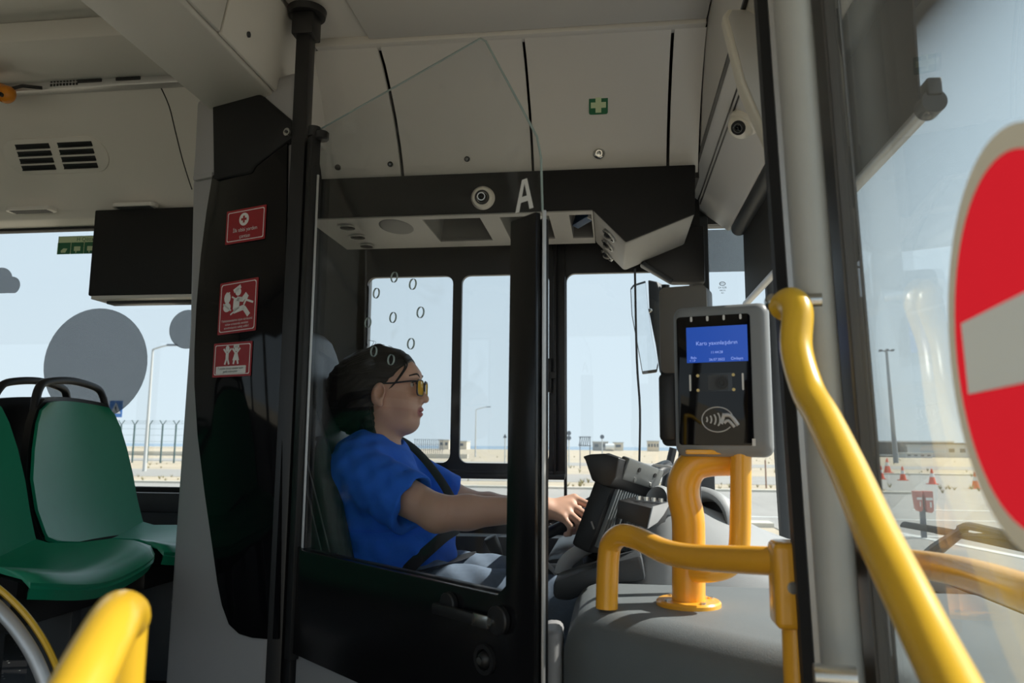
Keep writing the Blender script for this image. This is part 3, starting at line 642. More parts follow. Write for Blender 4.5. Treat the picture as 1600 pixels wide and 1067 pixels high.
for k, s in enumerate(('Təhlükəsizliyiniz üçün sürücünü', 'sükan arxasında narahat', 'etməməyiniz xahiş edilir!')): m.text(s, h*.062, M @ Vector((w*.5, h*(.245-.068*k), .002)), x_, ZU)
obj('lettering', m, M_white, o)
o, M, w, h = sticker('children_sticker', 'lowest red sticker with two white children and a white text plate', ((332, 590), (392, 587), (337, 537)), pt, M_red)
P = []
for cx in (w*.37, w*.60):
    P += [circ(cx, h*.82, w*.05, 16, 1.2), seg(cx-w*.10, h*.82, cx-w*.015, h*.68, w*.035), seg(cx+w*.10, h*.82, cx+w*.015, h*.68, w*.035)]
    if cx < w*.5: P += [seg(cx, h*.50, cx, h*.71, w*.075), seg(cx-w*.055, h*.36, cx-w*.015, h*.52, w*.04), seg(cx+w*.055, h*.36, cx+w*.015, h*.52, w*.04)]
    else: P += [[(cx-w*.03, h*.71), (cx-w*.085, h*.47), (cx+w*.085, h*.47), (cx+w*.03, h*.71)], seg(cx-w*.06, h*.36, cx-w*.04, h*.48, w*.04), seg(cx+w*.06, h*.36, cx+w*.04, h*.48, w*.04), seg(cx-w*.07, h*.875, cx+w*.07, h*.875, w*.05)]
obj('pictogram', pic(M, P), M_white, o); obj('text_plate', pic(M, [[(x+w*.48, y+h*.20) for x, y in rrect(w*.78, h*.22, h*.03)]]), M_white, o)
m = MB(); x_ = M.col[0].xyz; m.text('7 yaşdan yuxarı uşaqlar üçün', h*.085, M @ Vector((w*.48, h*.245, .0025)), x_, ZU); m.text('gediş ödənişlidir', h*.085, M @ Vector((w*.48, h*.15, .0025)), x_, ZU); obj('lettering', m, M_dark, o)
# ------------------------------------------------------------------ black pole with ceiling flange
q = at(480, 18, Z=2.41); pl_ = thing('black_pole', 'black square pole with round ceiling flange beside the partition', 'pole', (q.x, q.y, 0))
m = MB(); m.box((q.x-.019, q.y-.019, 0), (q.x+.019, q.y+.019, 2.38), .004); obj('post', m, M_black, pl_)
m = MB(); m.cyl((q.x, q.y, 2.395), (q.x, q.y, 2.412), .047, .05, 32); obj('ceiling_flange', m, M_black, pl_)
m = MB(); m.box((q.x-.029, q.y-.029, 2.335), (q.x+.029, q.y+.029, 2.396), .005); obj('collar', m, M_black, pl_)
# ------------------------------------------------------------------ the driver's cab door
def dp(t, z, k=0): return P1+DD*t+DN*k+ZU*z
cdoor = thing('cab_door', 'driver cab door with tall chamfered glass, black posts and black lower panel', 'door', dp(.38, .12))
m = MB(); m.prism([dp(t, z, -.003) for t, z in ((.0, .84), (.0, 2.072), (.615, 2.066), (.628, 2.058), (.768, 1.825), (.777, 1.79), (.782, 1.70), (.782, .84))], DN*.006); obj('glass', m, M_cabglass, cdoor)
m = MB(); m.tube([dp(t, z) for t, z in ((.006, 2.072), (.615, 2.066), (.630, 2.055), (.768, 1.825), (.778, 1.785), (.782, 1.69))], .0022, 6); obj('glass_edge', m, M_gedge, cdoor)
m = MB(); m.tube([dp(.786, z) for z in (1.69, .2)], .0035, 6); obj('edge_strip', m, M_alu, cdoor)
# black lower panel with sloping glass line, posts
m = MB(); m.prism([dp(t, z, .004) for t, z in ((0, .835), (0, 1.075), (.03, 1.062), (.695, 1.058), (.715, 1.075), (.72, 1.682), (.782, 1.686), (.782, .825))], DN*.012, .002); obj('lower_panel', m, mat('door_black', (.006, .006, .007), .22), cdoor)
m = MB(); m.prism([dp(t, z, -.004) for t, z in ((0, .835), (0, 1.062), (.695, 1.06), (.72, 1.08), (.722, 1.675), (.78, 1.68), (.78, .825))], DN*-.014, .002); obj('inner_panel', m, M_black, cdoor)
m = MB(); m.prism([dp(t, z, .0) for t, z in ((0, .12), (0, .828), (.78, .818), (.78, .12))], DN*-.03, .004); obj('grey_panel', m, M_column, cdoor)
m = MB(); m.prism([dp(t, z, .0) for t, z in ((-.012, .82), (-.012, 2.05), (.016, 2.05), (.016, .82))], DN*.024, .004); m.tube([dp(.0, 2.05, .012), dp(.0, 2.075, .012)], .016, 16); obj('hinge_post', m, M_black, cdoor)
m = MB(); m.prism([dp(t, z, .005) for t, z in ((-.058, .12), (-.058, 2.06), (-.018, 2.06), (-.018, .12))], DN*-.02, .004); obj('hinge_jamb', m, M_black, cdoor)
m = MB(); m.cyl(dp(.018, 2.04, .0), dp(.018, 2.062, .0), .017, .017, 20, .003); obj('post_cap', m, M_black, cdoor)
m = MB(); m.tube([dp(.018, 1.95, .006), dp(.02, 1.06, .006)], .003, 6); obj('seal_strip', m, M_alu, cdoor)
# reddish stripes behind the black post
for k, (x, y) in enumerate(((616, 433), (645, 444), (588, 458), (575, 504), (614, 496), (657, 488), (642, 537), (611, 562), (584, 549))):
    p = at(x, y, pl=(P1, DN)); m = MB(); m.ring(p-DN*.0018, DN, .0112, .0007, .0036, 28); obj('speak_hole', m, M_gedge, cdoor, 40)
# letter A on the glass
A0 = at(821, 333, pl=(P1, DN)); M = frame_on(at(822, 305, pl=(P1, DN))+DN*.0036, DD, ZU); m = MB()
hh = .028; m = MB(M); m.prism([(x*.0225, y*hh, 0) for x, y in ((-1, -1), (-.26, 1), (.26, 1), (1, -1), (.56, -1), (.36, -.42), (-.36, -.42), (-.56, -1))], (0, 0, .0005))
let = obj('letter_a', m, M_white, cdoor, 0, 'white capital letter A sticker')
let.data.materials.clear(); let.data.materials.append(M_white)
# replace by an A with its counter
bm_ = bmesh.new(); tri = [(-1, -1), (-.28, 1), (.28, 1), (1, -1), (.55, -1), (.38, -.45), (-.38, -.45), (-.55, -1)]; hole = [(-.27, -.1), (.27, -.1), (0, .72)]
off = wloc(cdoor); f_ = lambda x, y: (M @ Vector((x*.0225, y*hh, .0004)))-off
vo_ = [bm_.verts.new(f_(*p)) for p in tri]; vh_ = [bm_.verts.new(f_(*p)) for p in hole]
ed = [bm_.edges.new((vo_[i], vo_[(i+1) % 8])) for i in range(8)]+[bm_.edges.new((vh_[i], vh_[(i+1) % 3])) for i in range(3)]
bmesh.ops.triangle_fill(bm_, edges=ed, use_beauty=True); bm_.to_mesh(let.data); bm_.free()
# lock and handle on the lower panel
p = at(767, 968, pl=(P1+DN*.016, DN)); m = MB(); q = at(783, 968, pl=(P1+DN*.016, DN)); m.cyl(q, q+DN*.012, .023, seg=32, bevel=.002); o = obj('handle_rose', m, M_black, cdoor)
m = MB(frame_on(p+DN*.014, DD, ZU)); m.box((-.026, -.011, 0), (.014, .010, .007), .002); obj('handle_plate', m, M_steel, o, label='steel handle end plate')
m = MB(); m.cyl(q+DN*.02, q+DN*.026, .006, seg=16); obj('screw', m, M_steel, o)
m = MB(frame_on(p+DN*.012, DD, ZU)); m.box((-.13, -.008, 0), (-.02, .010, .012), .003); obj('handle_lever', m, M_black, cdoor)
q = at(705, 943, pl=(P1+DN*.016, DN)); m = MB(); m.cyl(q, q+DN*.012, .02, seg=28, bevel=.002); obj('knob', m, M_black, cdoor)
q = at(759, 1030, pl=(P1+DN*.016, DN)); m = MB(); m.ring(q, DN, .024, .007, .006); m.ball(q, .014); o = obj('lock_cylinder', m, M_black, cdoor); m = MB(); m.cyl(q+DN*.01, q+DN*.015, .006, seg=16); obj('key_slot', m, M_steel, o)
# ------------------------------------------------------------------ cab interior: floor box, side console, lever
m = MB(); m.box((-1.0, 1.76, .0), (.62, 2.68, .42), .01); struct('trim_11', m, M_dark)
sc_ = thing('side_console', 'dark grey side console with trays below the driver window', 'console', (-.35, 2.5, .42))
m = MB(); m.box((-.92, 2.42, .42), (.05, 2.66, .885), .02); m.box((-.92, 2.60, .85), (.2, 2.68, 1.0), .01); obj('body', m, M_dark, sc_)
m = MB(); m.box((-.50, 2.45, .885), (-.20, 2.58, .892), .003); m.box((-.50, 2.45, .888), (-.47, 2.58, .905), .004); m.box((-.23, 2.45, .888), (-.20, 2.58, .905), .004); obj('tray', m, M_column, sc_)
for k in range(4): m = MB(); m.box((-.56-.035*k, 2.47, .885), (-.535-.035*k, 2.50, .897), .003); obj('switch', m, M_black, sc_)
a, b_ = at(767, 843, Y=2.42), at(790, 893, Y=2.44); lv = thing('park_brake_lever', 'black parking brake lever on the console beside the driver', 'lever', b_)
m = MB(); m.tube([b_+Vector((.006, 0, -.02)), b_*.6+a*.4, a], .009, 12); obj('stalk', m, M_dark, lv); m = MB(); m.tube([b_*.55+a*.45, b_*.3+a*.7, a, a+(a-b_)*.08], lambda t: (.014+.008*math.sin(t*2.6)), 14, smooth=4); obj('knob', m, M_black, lv)
m = MB(); m.cyl(b_+Vector((.004, 0, -.03)), b_+Vector((0, 0, -.005)), .026, .02); obj('base_ring', m, M_alu, lv)
# ------------------------------------------------------------------ driver's seat
SY = 2.14
ds = thing('cab_seat', 'dark leather driver seat with stitched high back and headrest', 'seat', (-.6, SY, .42))
def backx(z): return -.635-(z-.95)*.255
def rring(x, z, hw, th, tilt):
    return [(x+px*math.cos(tilt)*1.0, SY+py, z+px*math.sin(tilt)) for py, px in rrect(hw*2, th, th*.45, 5)]
rg = []
for z, hw, th in ((.86, .20, .10), (.90, .235, .14), (1.0, .25, .15), (1.15, .255, .15), (1.3, .25, .145), (1.42, .235, .14), (1.48, .21, .13), (1.505, .18, .12), (1.53, .155, .115), (1.57, .15, .11), (1.605, .14, .10), (1.625, .115, .075), (1.632, .08, .045)):
    rg.append(rring(backx(z)-.10, z, hw, th, .0))
m = MB(); m.loft(rg); obj('backrest', m, M_leather, ds, 60)
for s in (-1, 1):
    rg = []
    for z, w in ((.88, .05), (.98, .065), (1.15, .065), (1.3, .055), (1.40, .035)):
        rg.append([(backx(z)-.045+w*.75*math.cos(2*PI*k/14), SY+s*.222+.032*math.sin(2*PI*k/14), z) for k in range(14)])
    m = MB(); m.loft(rg); obj('side_bolster', m, M_leather, ds, 60)
m = MB(); m.tube([(backx(z)-.055+d_, SY-.256+e_, z) for z, d_, e_ in ((.90, .0, .02), (1.0, .01, .004), (1.15, .005, .0), (1.3, -.005, .004), (1.42, -.01, .018), (1.48, -.005, .04), (1.53, .0, .10), (1.6, .0, .115))], .0025, 6, smooth=5); m.tube([(backx(z)-.075+d_, SY-.257+e_, z) for z, d_, e_ in ((.90, .0, .02), (1.0, .01, .003), (1.15, .005, -.001), (1.3, -.005, .003), (1.42, -.01, .018))], .002, 6, smooth=5)
obj('stitching', m, mat('grey_thread', (.14, .14, .14), .8), ds)
m = MB(); m.box((-.72, SY-.25, .76), (-.23, SY+.25, .88), .045, seg=4); obj('cushion', m, M_leather, ds, 60)
m = MB(); m.box((-.68, SY-.2, .42), (-.3, SY+.2, .77), .03); obj('pedestal', m, M_black, ds)
m = MB(); m.tube([(-.82, SY+.3, .9), (-.86, SY+.29, 1.3), (-.84, SY+.24, 1.36)], .02, 8); obj('belt_mount', m, M_black, ds)
# ------------------------------------------------------------------ steering wheel
WC = Vector((-.052, 2.168, 1.143)); WE1 = Vector((0, 1, 0)); WE2 = Vector((.88, 0, .475)).normalized(); WN = WE1.cross(WE2); WR = .225
if WN.x > 0: WN = -WN
sw_ = thing('steering_wheel', 'black steering wheel held by the driver right hand', 'steering wheel', WC-Vector((0, 0, .1)))
def wp(a, r=WR, k=0): return WC+WE1*(r*math.cos(a))+WE2*(r*math.sin(a))+WN*k
m = MB(); m.tube([wp(2*PI*k/64) for k in range(64)], .0145, 14, closed=True); obj('rim', m, M_black, sw_)
m = MB(); m.tube([WC-WN*.045, WC-WN*.01, WC+WN*.002], lambda t: .06+.015*t, 24); obj('hub', m, M_dark, sw_)
for a in (.25, PI-.25, -PI/2-.25, -PI/2+.25): m = MB(); m.tube([wp(a, .05, -.02), wp(a, .15, -.012), wp(a, WR)], .011, 10, smooth=4); obj('spoke', m, M_dark, sw_)
m = MB(); m.tube([WC-WN*.05, WC-WN*.2, WC-WN*.36], lambda t: .055+.03*t, 16); obj('column', m, M_black, sw_)
a = wp(PI*.82, .16, -.03); m = MB(); m.tube([WC-WN*.07, a+WE2*-.06, a+WE2*-.13+WE1*-.02], .009, 10, smooth=3); obj('stalk', m, M_black, sw_)
# ------------------------------------------------------------------ the driver
HY = 2.12
M_skin = mat('skin', (.66, .39, .28), .5, sss=.12, noise=.08, nscale=25, bump=.08, bscale=350)
ns = M_skin.node_tree; pb_ = ns.nodes['Principled BSDF']; cl = pb_.inputs['Base Color'].links[0].from_socket
tcs = ns.nodes.new('ShaderNodeTexCoord')
DR = Vector((-.6, HY, .42))
def skin_spot(center, r, col, cl, soft=.004, scl=(1, 1, 1)):
    mp = ns.nodes.new('ShaderNodeVectorMath'); mp.operation = 'SUBTRACT'; mp.inputs[1].default_value = Vector(center)-DR; ns.links.new(tcs.outputs['Object'], mp.inputs[0])
    ms = ns.nodes.new('ShaderNodeVectorMath'); ms.operation = 'MULTIPLY'; ms.inputs[1].default_value = scl; ns.links.new(mp.outputs[0], ms.inputs[0])
    ln = ns.nodes.new('ShaderNodeVectorMath'); ln.operation = 'LENGTH'; ns.links.new(ms.outputs[0], ln.inputs[0])
    mr = ns.nodes.new('ShaderNodeMapRange'); mr.inputs[1].default_value = r; mr.inputs[2].default_value = r+soft; mr.inputs[3].default_value = 1; mr.inputs[4].default_value = 0; ns.links.new(ln.outputs['Value'], mr.inputs[0])
    mx = ns.nodes.new('ShaderNodeMix'); mx.data_type = 'RGBA'; mx.inputs[7].default_value = (*col, 1); ns.links.new(mr.outputs[0], mx.inputs[0]); ns.links.new(cl, mx.inputs[6]); return mx.outputs[2]
cl = skin_spot((-.533, HY, 1.392), .011, (.44, .15, .14), cl, .004, (.8, .5, .85)); ns.links.new(cl, pb_.inputs['Base Color'])
person = thing('person', 'driver in blue t-shirt with dark tied hair and yellow tinted glasses, hand on wheel', 'person', DR)
SH_R, EL_R, WR_R = (-.665, 1.955, 1.235), (-.425, 1.865, 1.135), tuple(at(848, 795, Y=1.915))
SH_L, EL_L, WR_L = (-.665, 2.285, 1.235), (-.44, 2.385, 1.115), (-.235, 2.335, 1.115)
FING = [[at(897, 779, Y=1.945), at(922, 790, Y=1.930), at(925, 805, Y=1.94), at(918, 814, Y=1.955)],
        [at(893, 790, Y=1.925), at(915, 805, Y=1.908), at(914, 817, Y=1.92), at(906, 823, Y=1.94)],
        [at(887, 800, Y=1.910), at(905, 816, Y=1.893), at(903, 827, Y=1.908), at(896, 831, Y=1.93)],
        [at(879, 808, Y=1.897), at(892, 823, Y=1.887), at(890, 833, Y=1.90), at(884, 835, Y=1.92)]]
THUMB = [at(866, 788, Y=1.945), at(886, 786, Y=1.972), at(902, 793, Y=1.985), at(910, 803, Y=1.985)]
FR = (.0092, .0094, .0088, .0078)
def mirror_hand(p): return Vector((p.x-.05, 2*HY-p.y+.02, p.z-.035))
def body(x, y, z):
    d = s_ell(x, y, z, (-.668, HY, 1.482), (.096, .074, .088))
    d = smin(d, s_ell(x, y, z, (-.602, HY, 1.440), (.062, .060, .088)), .04)
    d = smin(d, s_cap(x, y, z, (-.63, HY-.045, 1.395), (-.575, HY-.018, 1.365), .022, .018), .035)
    d = smin(d, s_cap(x, y, z, (-.63, HY+.045, 1.395), (-.575, HY+.018, 1.365), .022, .018), .035)
    d = smin(d, s_ell(x, y, z, (-.562, HY, 1.362), (.019, .022, .017)), .02)
    d = smin(d, s_ell(x, y, z, (-.612, HY, 1.352), (.050, .045, .026)), .03)
    for s in (-1, 1):
        d = smin(d, s_ell(x, y, z, (-.578, HY+s*.035, 1.412), (.030, .026, .032)), .02)
        d = smin(d, s_cap(x, y, z, (-.552, HY+s*.012, 1.493), (-.575, HY+s*.044, 1.490), .009), .016)
    d = smin(d, s_ell(x, y, z, (-.584, HY, 1.498), (.033, .048, .038)), .03)
    for s in (-1, 1): d = smax(d, -s_ell(x, y, z, (-.540, HY+s*.030, 1.467), (.016, .016, .013)), .012)
    d = smin(d, s_cap(x, y, z, (-.552, HY, 1.470), (-.529, HY, 1.433), .0075, .0105), .012)
    d = smin(d, s_ell(x, y, z, (-.5255, HY, 1.427), (.0115, .0105, .0105)), .008)
    for s in (-1, 1): d = smin(d, s_ell(x, y, z, (-.540, HY+s*.0125, 1.421), (.010, .0075, .0085)), .007)
    d = smin(d, s_ell(x, y, z, (-.550, HY, 1.395), (.014, .028, .022)), .012)
    d = smin(d, s_ell(x, y, z, (-.5385, HY, 1.3985), (.0085, .019, .0065)), .006)
    d = smin(d, s_ell(x, y, z, (-.5395, HY, 1.3855), (.0085, .017, .0072)), .006)
    d = smax(d, -s_ell(x, y, z, (-.533, HY, 1.3918), (.008, .020, .0013)), .002)
    for s in (-1, 1):
        e = s_ell(x, y, z, (-.637, HY+s*.082, 1.438), (.019, .011, .032), .2)
        e = smax(e, -s_ell(x, y, z, (-.630, HY+s*.096, 1.444), (.0115, .018, .0215), .2), .005)
        e = smin(e, s_ell(x, y, z, (-.630, HY+s*.083, 1.410), (.008, .006, .009)), .006)
        d = smin(d, e, .006)
    d = smin(d, s_cap(x, y, z, (-.655, HY, 1.40), (-.668, HY, 1.25), .052, .058), .03)
    # torso, shoulders, pelvis
    d = smin(d, s_ell(x, y, z, (-.670, HY, 1.15), (.115, .165, .17)), .05)
    d = smin(d, s_cap(x, y, z, (-.675, HY-.10, 1.262), (-.675, HY+.10, 1.262), .045), .05)
    d = smin(d, s_ell(x, y, z, (-.60, HY, 1.03), (.145, .165, .13)), .06)
    d = smin(d, s_ell(x, y, z, (-.62, HY, .945), (.14, .175, .085)), .05)
    for S, E, Wp in ((SH_R, EL_R, WR_R), (SH_L, EL_L, WR_L)):
        d = smin(d, s_cap(x, y, z, S, E, .056, .043), .03)
        mid = tuple(np.array(E)*.72+np.array(Wp)*.28)
        d = smin(d, s_cap(x, y, z, E, mid, .042, .0405), .02)
        d = smin(d, s_cap(x, y, z, mid, Wp, .0400, .0275), .02)
    for s in (-1, 1):
        kn = (-.13, HY+s*.13, .905)
        d = smin(d, s_cap(x, y, z, (-.60, HY+s*.09, .93), kn, .075, .055), .03)
        d = smin(d, s_cap(x, y, z, kn, (.03, HY+s*.13, .50), .05, .036), .02)
        d = smin(d, s_cap(x, y, z, (.02, HY+s*.13, .46), (.16, HY+s*.13, .45), .033, .028), .02)
    for hand in (0, 1):
        f = mirror_hand if hand else (lambda p: Vector(p))
        Wp = Vector(WR_L if hand else WR_R); hd = None
        for ch, r in zip(FING, FR):
            pts = [f(p) for p in ch]; q = s_cap(x, y, z, tuple(Wp+(pts[0]-Wp)*.15), tuple(pts[0]), .0165, .0125)
            hd = q if hd is None else smin(hd, q, .012)
            fg = None
            for i in range(3):
                c_ = s_cap(x, y, z, tuple(pts[i]), tuple(pts[i+1]), r*(1.12-.1*i), r*(1.02-.1*i)); fg = c_ if fg is None else smin(fg, c_, .004)
            hd = smin(hd, fg, .0035)
        pts = [f(p) for p in THUMB]
        hd = smin(hd, s_cap(x, y, z, tuple(Wp+(pts[0]-Wp)*.3), tuple(pts[0]), .018, .0135), .012)
        for i in range(3): hd = smin(hd, s_cap(x, y, z, tuple(pts[i]), tuple(pts[i+1]), .0115-.001*i, .0105-.001*i), .005)
        d = smin(d, hd, .014)
    return d
V, F_ = sdf_mesh(body, (-.86, 1.76, .40), (.20, 2.48, 1.60), .003)
mesh_obj('body', V, F_, M_skin, person)
# hair
def hair(x, y, z):
    d = s_ell(x, y, z, (-.672, HY, 1.488), (.108, .086, .088))
    d = smin(d, s_ell(x, y, z, (-.625, HY, 1.512), (.066, .078, .056)), .03)
    d = smin(d, s_ell(x, y, z, (-.735, HY, 1.440), (.062, .080, .085)), .05)
    d = smin(d, s_ell(x, y, z, (-.765, HY-.005, 1.43), (.048, .06, .075)), .04)
    d = smin(d, s_cap(x, y, z, (-.685, HY-.055, 1.43), (-.668, HY-.052, 1.355), .030, .020), .04)
    d = smin(d, s_cap(x, y, z, (-.72, HY, 1.42), (-.72, HY-.02, 1.36), .05, .035), .04)
    d = smin(d, s_cap(x, y, z, (-.655, HY-.045, 1.36), (-.625, HY-.04, 1.28), .012, .009), .015)
    d = smin(d, s_cap(x, y, z, (-.655, HY+.06, 1.36), (-.545, HY+.10, 1.21), .018, .013), .015)
    # swept fringe over the brow and temple
    d = smin(d, s_cap(x, y, z, (-.655, HY-.03, 1.560), (-.582, HY-.030, 1.520), .020, .012), .02)
    d = smin(d, s_cap(x, y, z, (-.655, HY+.03, 1.560), (-.577, HY+.035, 1.515), .020, .014), .02)
    line = (x+.556)*.74-(z-1.540)*.67+.9*np.abs(y-HY)*0
    d = smax(d, smin(line, x+.652, .01), .006)
    ear = s_ell(x, y, z, (-.628, HY-.09, 1.436), (.026, .05, .034)); d = smax(d, -ear, .004)
    q_ = z*.95-x*.32+.01*np.sin(x*40)+.3*np.abs(y-HY)
    w_ = np.sin(q_*330+2*np.sin(x*22))*.0011+np.sin(q_*610+y*40)*.0007
    return d+w_
M_hair = mat('dark_hair', (.007, .006, .006), .5, spec=.3, noise=.5, nscale=60)
nh = M_hair.node_tree; wv = nh.nodes.new('ShaderNodeTexNoise'); wv.inputs['Scale'].default_value = 40; th_ = nh.nodes.new('ShaderNodeTexCoord'); mp = nh.nodes.new('ShaderNodeMapping'); mp.inputs['Scale'].default_value = (1, 8, 3); mp.inputs['Rotation'].default_value = (0, .6, 0)
nh.links.new(th_.outputs['Object'], mp.inputs[0]); nh.links.new(mp.outputs[0], wv.inputs['Vector']); bpn = nh.nodes.new('ShaderNodeBump'); bpn.inputs['Strength'].default_value = .35; bpn.inputs['Distance'].default_value = .004; nh.links.new(wv.outputs['Fac'], bpn.inputs['Height']); nh.links.new(bpn.outputs[0], nh.nodes['Principled BSDF'].inputs['Normal'])
V, F_ = sdf_mesh(hair, (-.86, 1.98, 1.16), (-.52, 2.27, 1.60), .003); hr = mesh_obj('hair', V, F_, M_hair, person)
m = MB()
for pts in (((-.590, HY-.045, 1.548), (-.566, HY-.05, 1.525), (-.578, HY-.063, 1.49), (-.605, HY-.068, 1.455)), ((-.60, HY-.045, 1.55), (-.572, HY-.052, 1.52), (-.585, HY-.065, 1.485), (-.610, HY-.07, 1.452)), ((-.62, HY-.04, 1.56), (-.60, HY-.06, 1.53), (-.605, HY-.072, 1.50), (-.628, HY-.078, 1.475))):
    m.tube(pts, lambda t: .0035*(1-t*.8), 6, smooth=6)
random.seed(3)
for k in range(26):
    a = random.uniform(-.6, 1.2); p = Vector((-.68+.10*math.sin(a), HY+random.uniform(-.05, .05), 1.49+.092*math.cos(a)))
    d_ = Vector((random.uniform(-.02, .02), random.uniform(-.01, .01), random.uniform(.004, .016))); m.tube([p-Vector((.01, 0, .006)), p+d_*.5, p+d_+Vector((-.012, 0, -.002))], .0006, 4, smooth=3)
ls_ = obj('loose_strands', m, M_hair, hr); ls_['kind'] = 'stuff'
m = MB()
for k in range(110):
    s = -1 if k % 4 else 1; e0 = random.uniform(.12, 1.5); t0 = .55+random.uniform(0, .35)+max(0, .9-e0)*.9; t1 = random.uniform(2.3, 3.0); rr_ = random.uniform(1.0, 1.035); P = []
    for j in range(8):
        f_ = j/7; th = t0+(t1-t0)*f_; e = e0*(1-.75*f_)-.12*f_
        P.append(Vector((-.672+.111*rr_*math.cos(th)*math.cos(e), HY+s*.088*rr_*math.sin(th)*math.cos(e), 1.490+.090*rr_*math.sin(e))))
    m.tube(P, lambda t: .0016*(1.05-abs(2*t-1)), 4, smooth=2)
for k in range(9):
    a = k*.004; m.tube([(-.662-a, HY-.076+a*.8, 1.40), (-.655-a, HY-.066, 1.36), (-.640-a, HY-.064, 1.315), (-.630-a*1.5, HY-.072, 1.285+a)], lambda t: .0026*(1.1-t), 5, smooth=4)
hs2 = obj('hair_strands', m, mat('dark_hair_sheen', (.012, .010, .009), .32), hr); hs2['kind'] = 'stuff'
# face details
for s in (-1, 1):
    m = MB(); m.ball((-.5640, HY+s*.030, 1.467), .0118); e = obj('eye', m, mat('eye_white', (.7, .66, .62), .25), person); m = MB(); m.ball((-.5565, HY+s*.0295, 1.467), (.0055, .0055, .0055)); obj('iris', m, M_hair, e)
    m = MB(); m.tube([(-.5415, HY+s*.012, 1.490), (-.5425, HY+s*.030, 1.4965), (-.560, HY+s*.050, 1.490)], lambda t: (.0022, .0038*(1-.6*t)), 8, smooth=5); obj('eyebrow', m, M_hair, person)
    m = MB(); m.tube([(-.5475, HY+s*.018, 1.4705), (-.546, HY+s*.030, 1.4755), (-.553, HY+s*.043, 1.4715)], .0018, 6, smooth=4); obj('eyelid', m, M_hair, person)
# glasses
M_lens = film('yellow_lens', (.9, .55, .02), .45); gx = -.530
gl_ = obj('glasses', MB().tube([(gx+.004, HY-.009, 1.471), (gx+.006, HY, 1.473), (gx+.004, HY+.009, 1.471)], .0022, 8, smooth=4), M_black, person, label='black framed glasses with yellow lenses')
for s in (-1, 1):
    pts = [(gx+.003-abs(y_+.029)*.10-.002, HY+s*(y_+.033), 1.4575+z_) for y_, z_ in rrect(.048, .042, .012, 5)]
    obj('lens_rim', MB().tube(pts, .0024, 8, closed=True), M_black, gl_); m = MB(); m.prism(pts, (.0012, 0, 0)); obj('lens', m, M_lens, gl_, 0, 'yellow tinted lens')
    obj('temple_arm', MB().tube([(gx-.004, HY+s*.056, 1.474), (gx-.02, HY+s*.066, 1.474), (-.60, HY+s*.074, 1.468), (-.632, HY+s*.078, 1.465), (-.648, HY+s*.076, 1.448)], (.0022, .0026), 8, smooth=3), M_black, gl_)
# t-shirt
def shirt(x, y, z):
    w_ = .0022*np.sin(x*60+z*90+y*25)+.0018*np.sin(z*75-x*85+y*35)+.0012*np.sin(x*140+z*60)
    d = s_ell(x, y, z, (-.668, HY, 1.15), (.135, .187, .19))
    d = smin(d, s_cap(x, y, z, (-.675, HY-.11, 1.255), (-.675, HY+.11, 1.255), .062), .06)
    d = smin(d, s_ell(x, y, z, (-.60, HY, 1.035), (.168, .188, .135)), .07)
    d = smin(d, s_ell(x, y, z, (-.625, HY, .96), (.165, .195, .09)), .06)
    for S, E, s in ((SH_R, EL_R, 1), (SH_L, EL_L, -1)):
        Sn, En = np.array(S), np.array(E); dr = (En-Sn)/np.linalg.norm(En-Sn); end = Sn+dr*.205
        sl = s_cap(x, y, z, tuple(Sn), tuple(end+np.array((0, 0, -.012))), .070, .078)
        cut = (x-end[0])*dr[0]+(y-end[1])*dr[1]+(z-end[2])*dr[2]; sl = smax(sl, cut, .004)
        sl = smax(sl, -s_cap(x, y, z, tuple(Sn+dr*.12), tuple(end+dr*.08+np.array((0, 0, -.010))), .052, .072), .004)
        d = smin(d, sl, .035)
    d = d+w_
    d = smax(d, -s_cap(x, y, z, (-.66, HY, 1.52), (-.648, HY, 1.335), .074, .066), .006)
    d = smax(d, .90-z, .01)
    return d
M_shirt = mat('blue_jersey', (.018, .14, .72), .85, noise=.12, nscale=30, bump=.35, bscale=140)
V, F_ = sdf_mesh(shirt, (-.88, 1.78, .87), (-.36, 2.48, 1.36), .0045); mesh_obj('t_shirt', V, F_, M_shirt, person)
def jeans(x, y, z):
    d = s_ell(x, y, z, (-.62, HY, .93), (.155, .19, .085))
    for s in (-1, 1):
        kn = (-.13, HY+s*.13, .905); d = smin(d, s_cap(x, y, z, (-.60, HY+s*.09, .925), kn, .088, .068), .04); d = smin(d, s_cap(x, y, z, kn, (.03, HY+s*.13, .50), .066, .052), .02)
    return d+.002*np.sin(x*70+y*50+z*30)
M_jean = mat('pale_denim', (.15, .20, .275), .85, noise=.2, nscale=80, bump=.3, bscale=400)
V, F_ = sdf_mesh(jeans, (-.82, 1.84, .45), (.12, 2.42, 1.04), .006); mesh_obj('jeans', V, F_, M_jean, person)
for s in (-1, 1): m = MB(); m.tube([(-.01, HY+s*.13, .458), (.06, HY+s*.13, .462), (.13, HY+s*.13, .452), (.18, HY+s*.13, .446)], lambda t: (.042-.008*t, .036-.012*t), 14, smooth=3); obj('shoe', m, M_black, person)
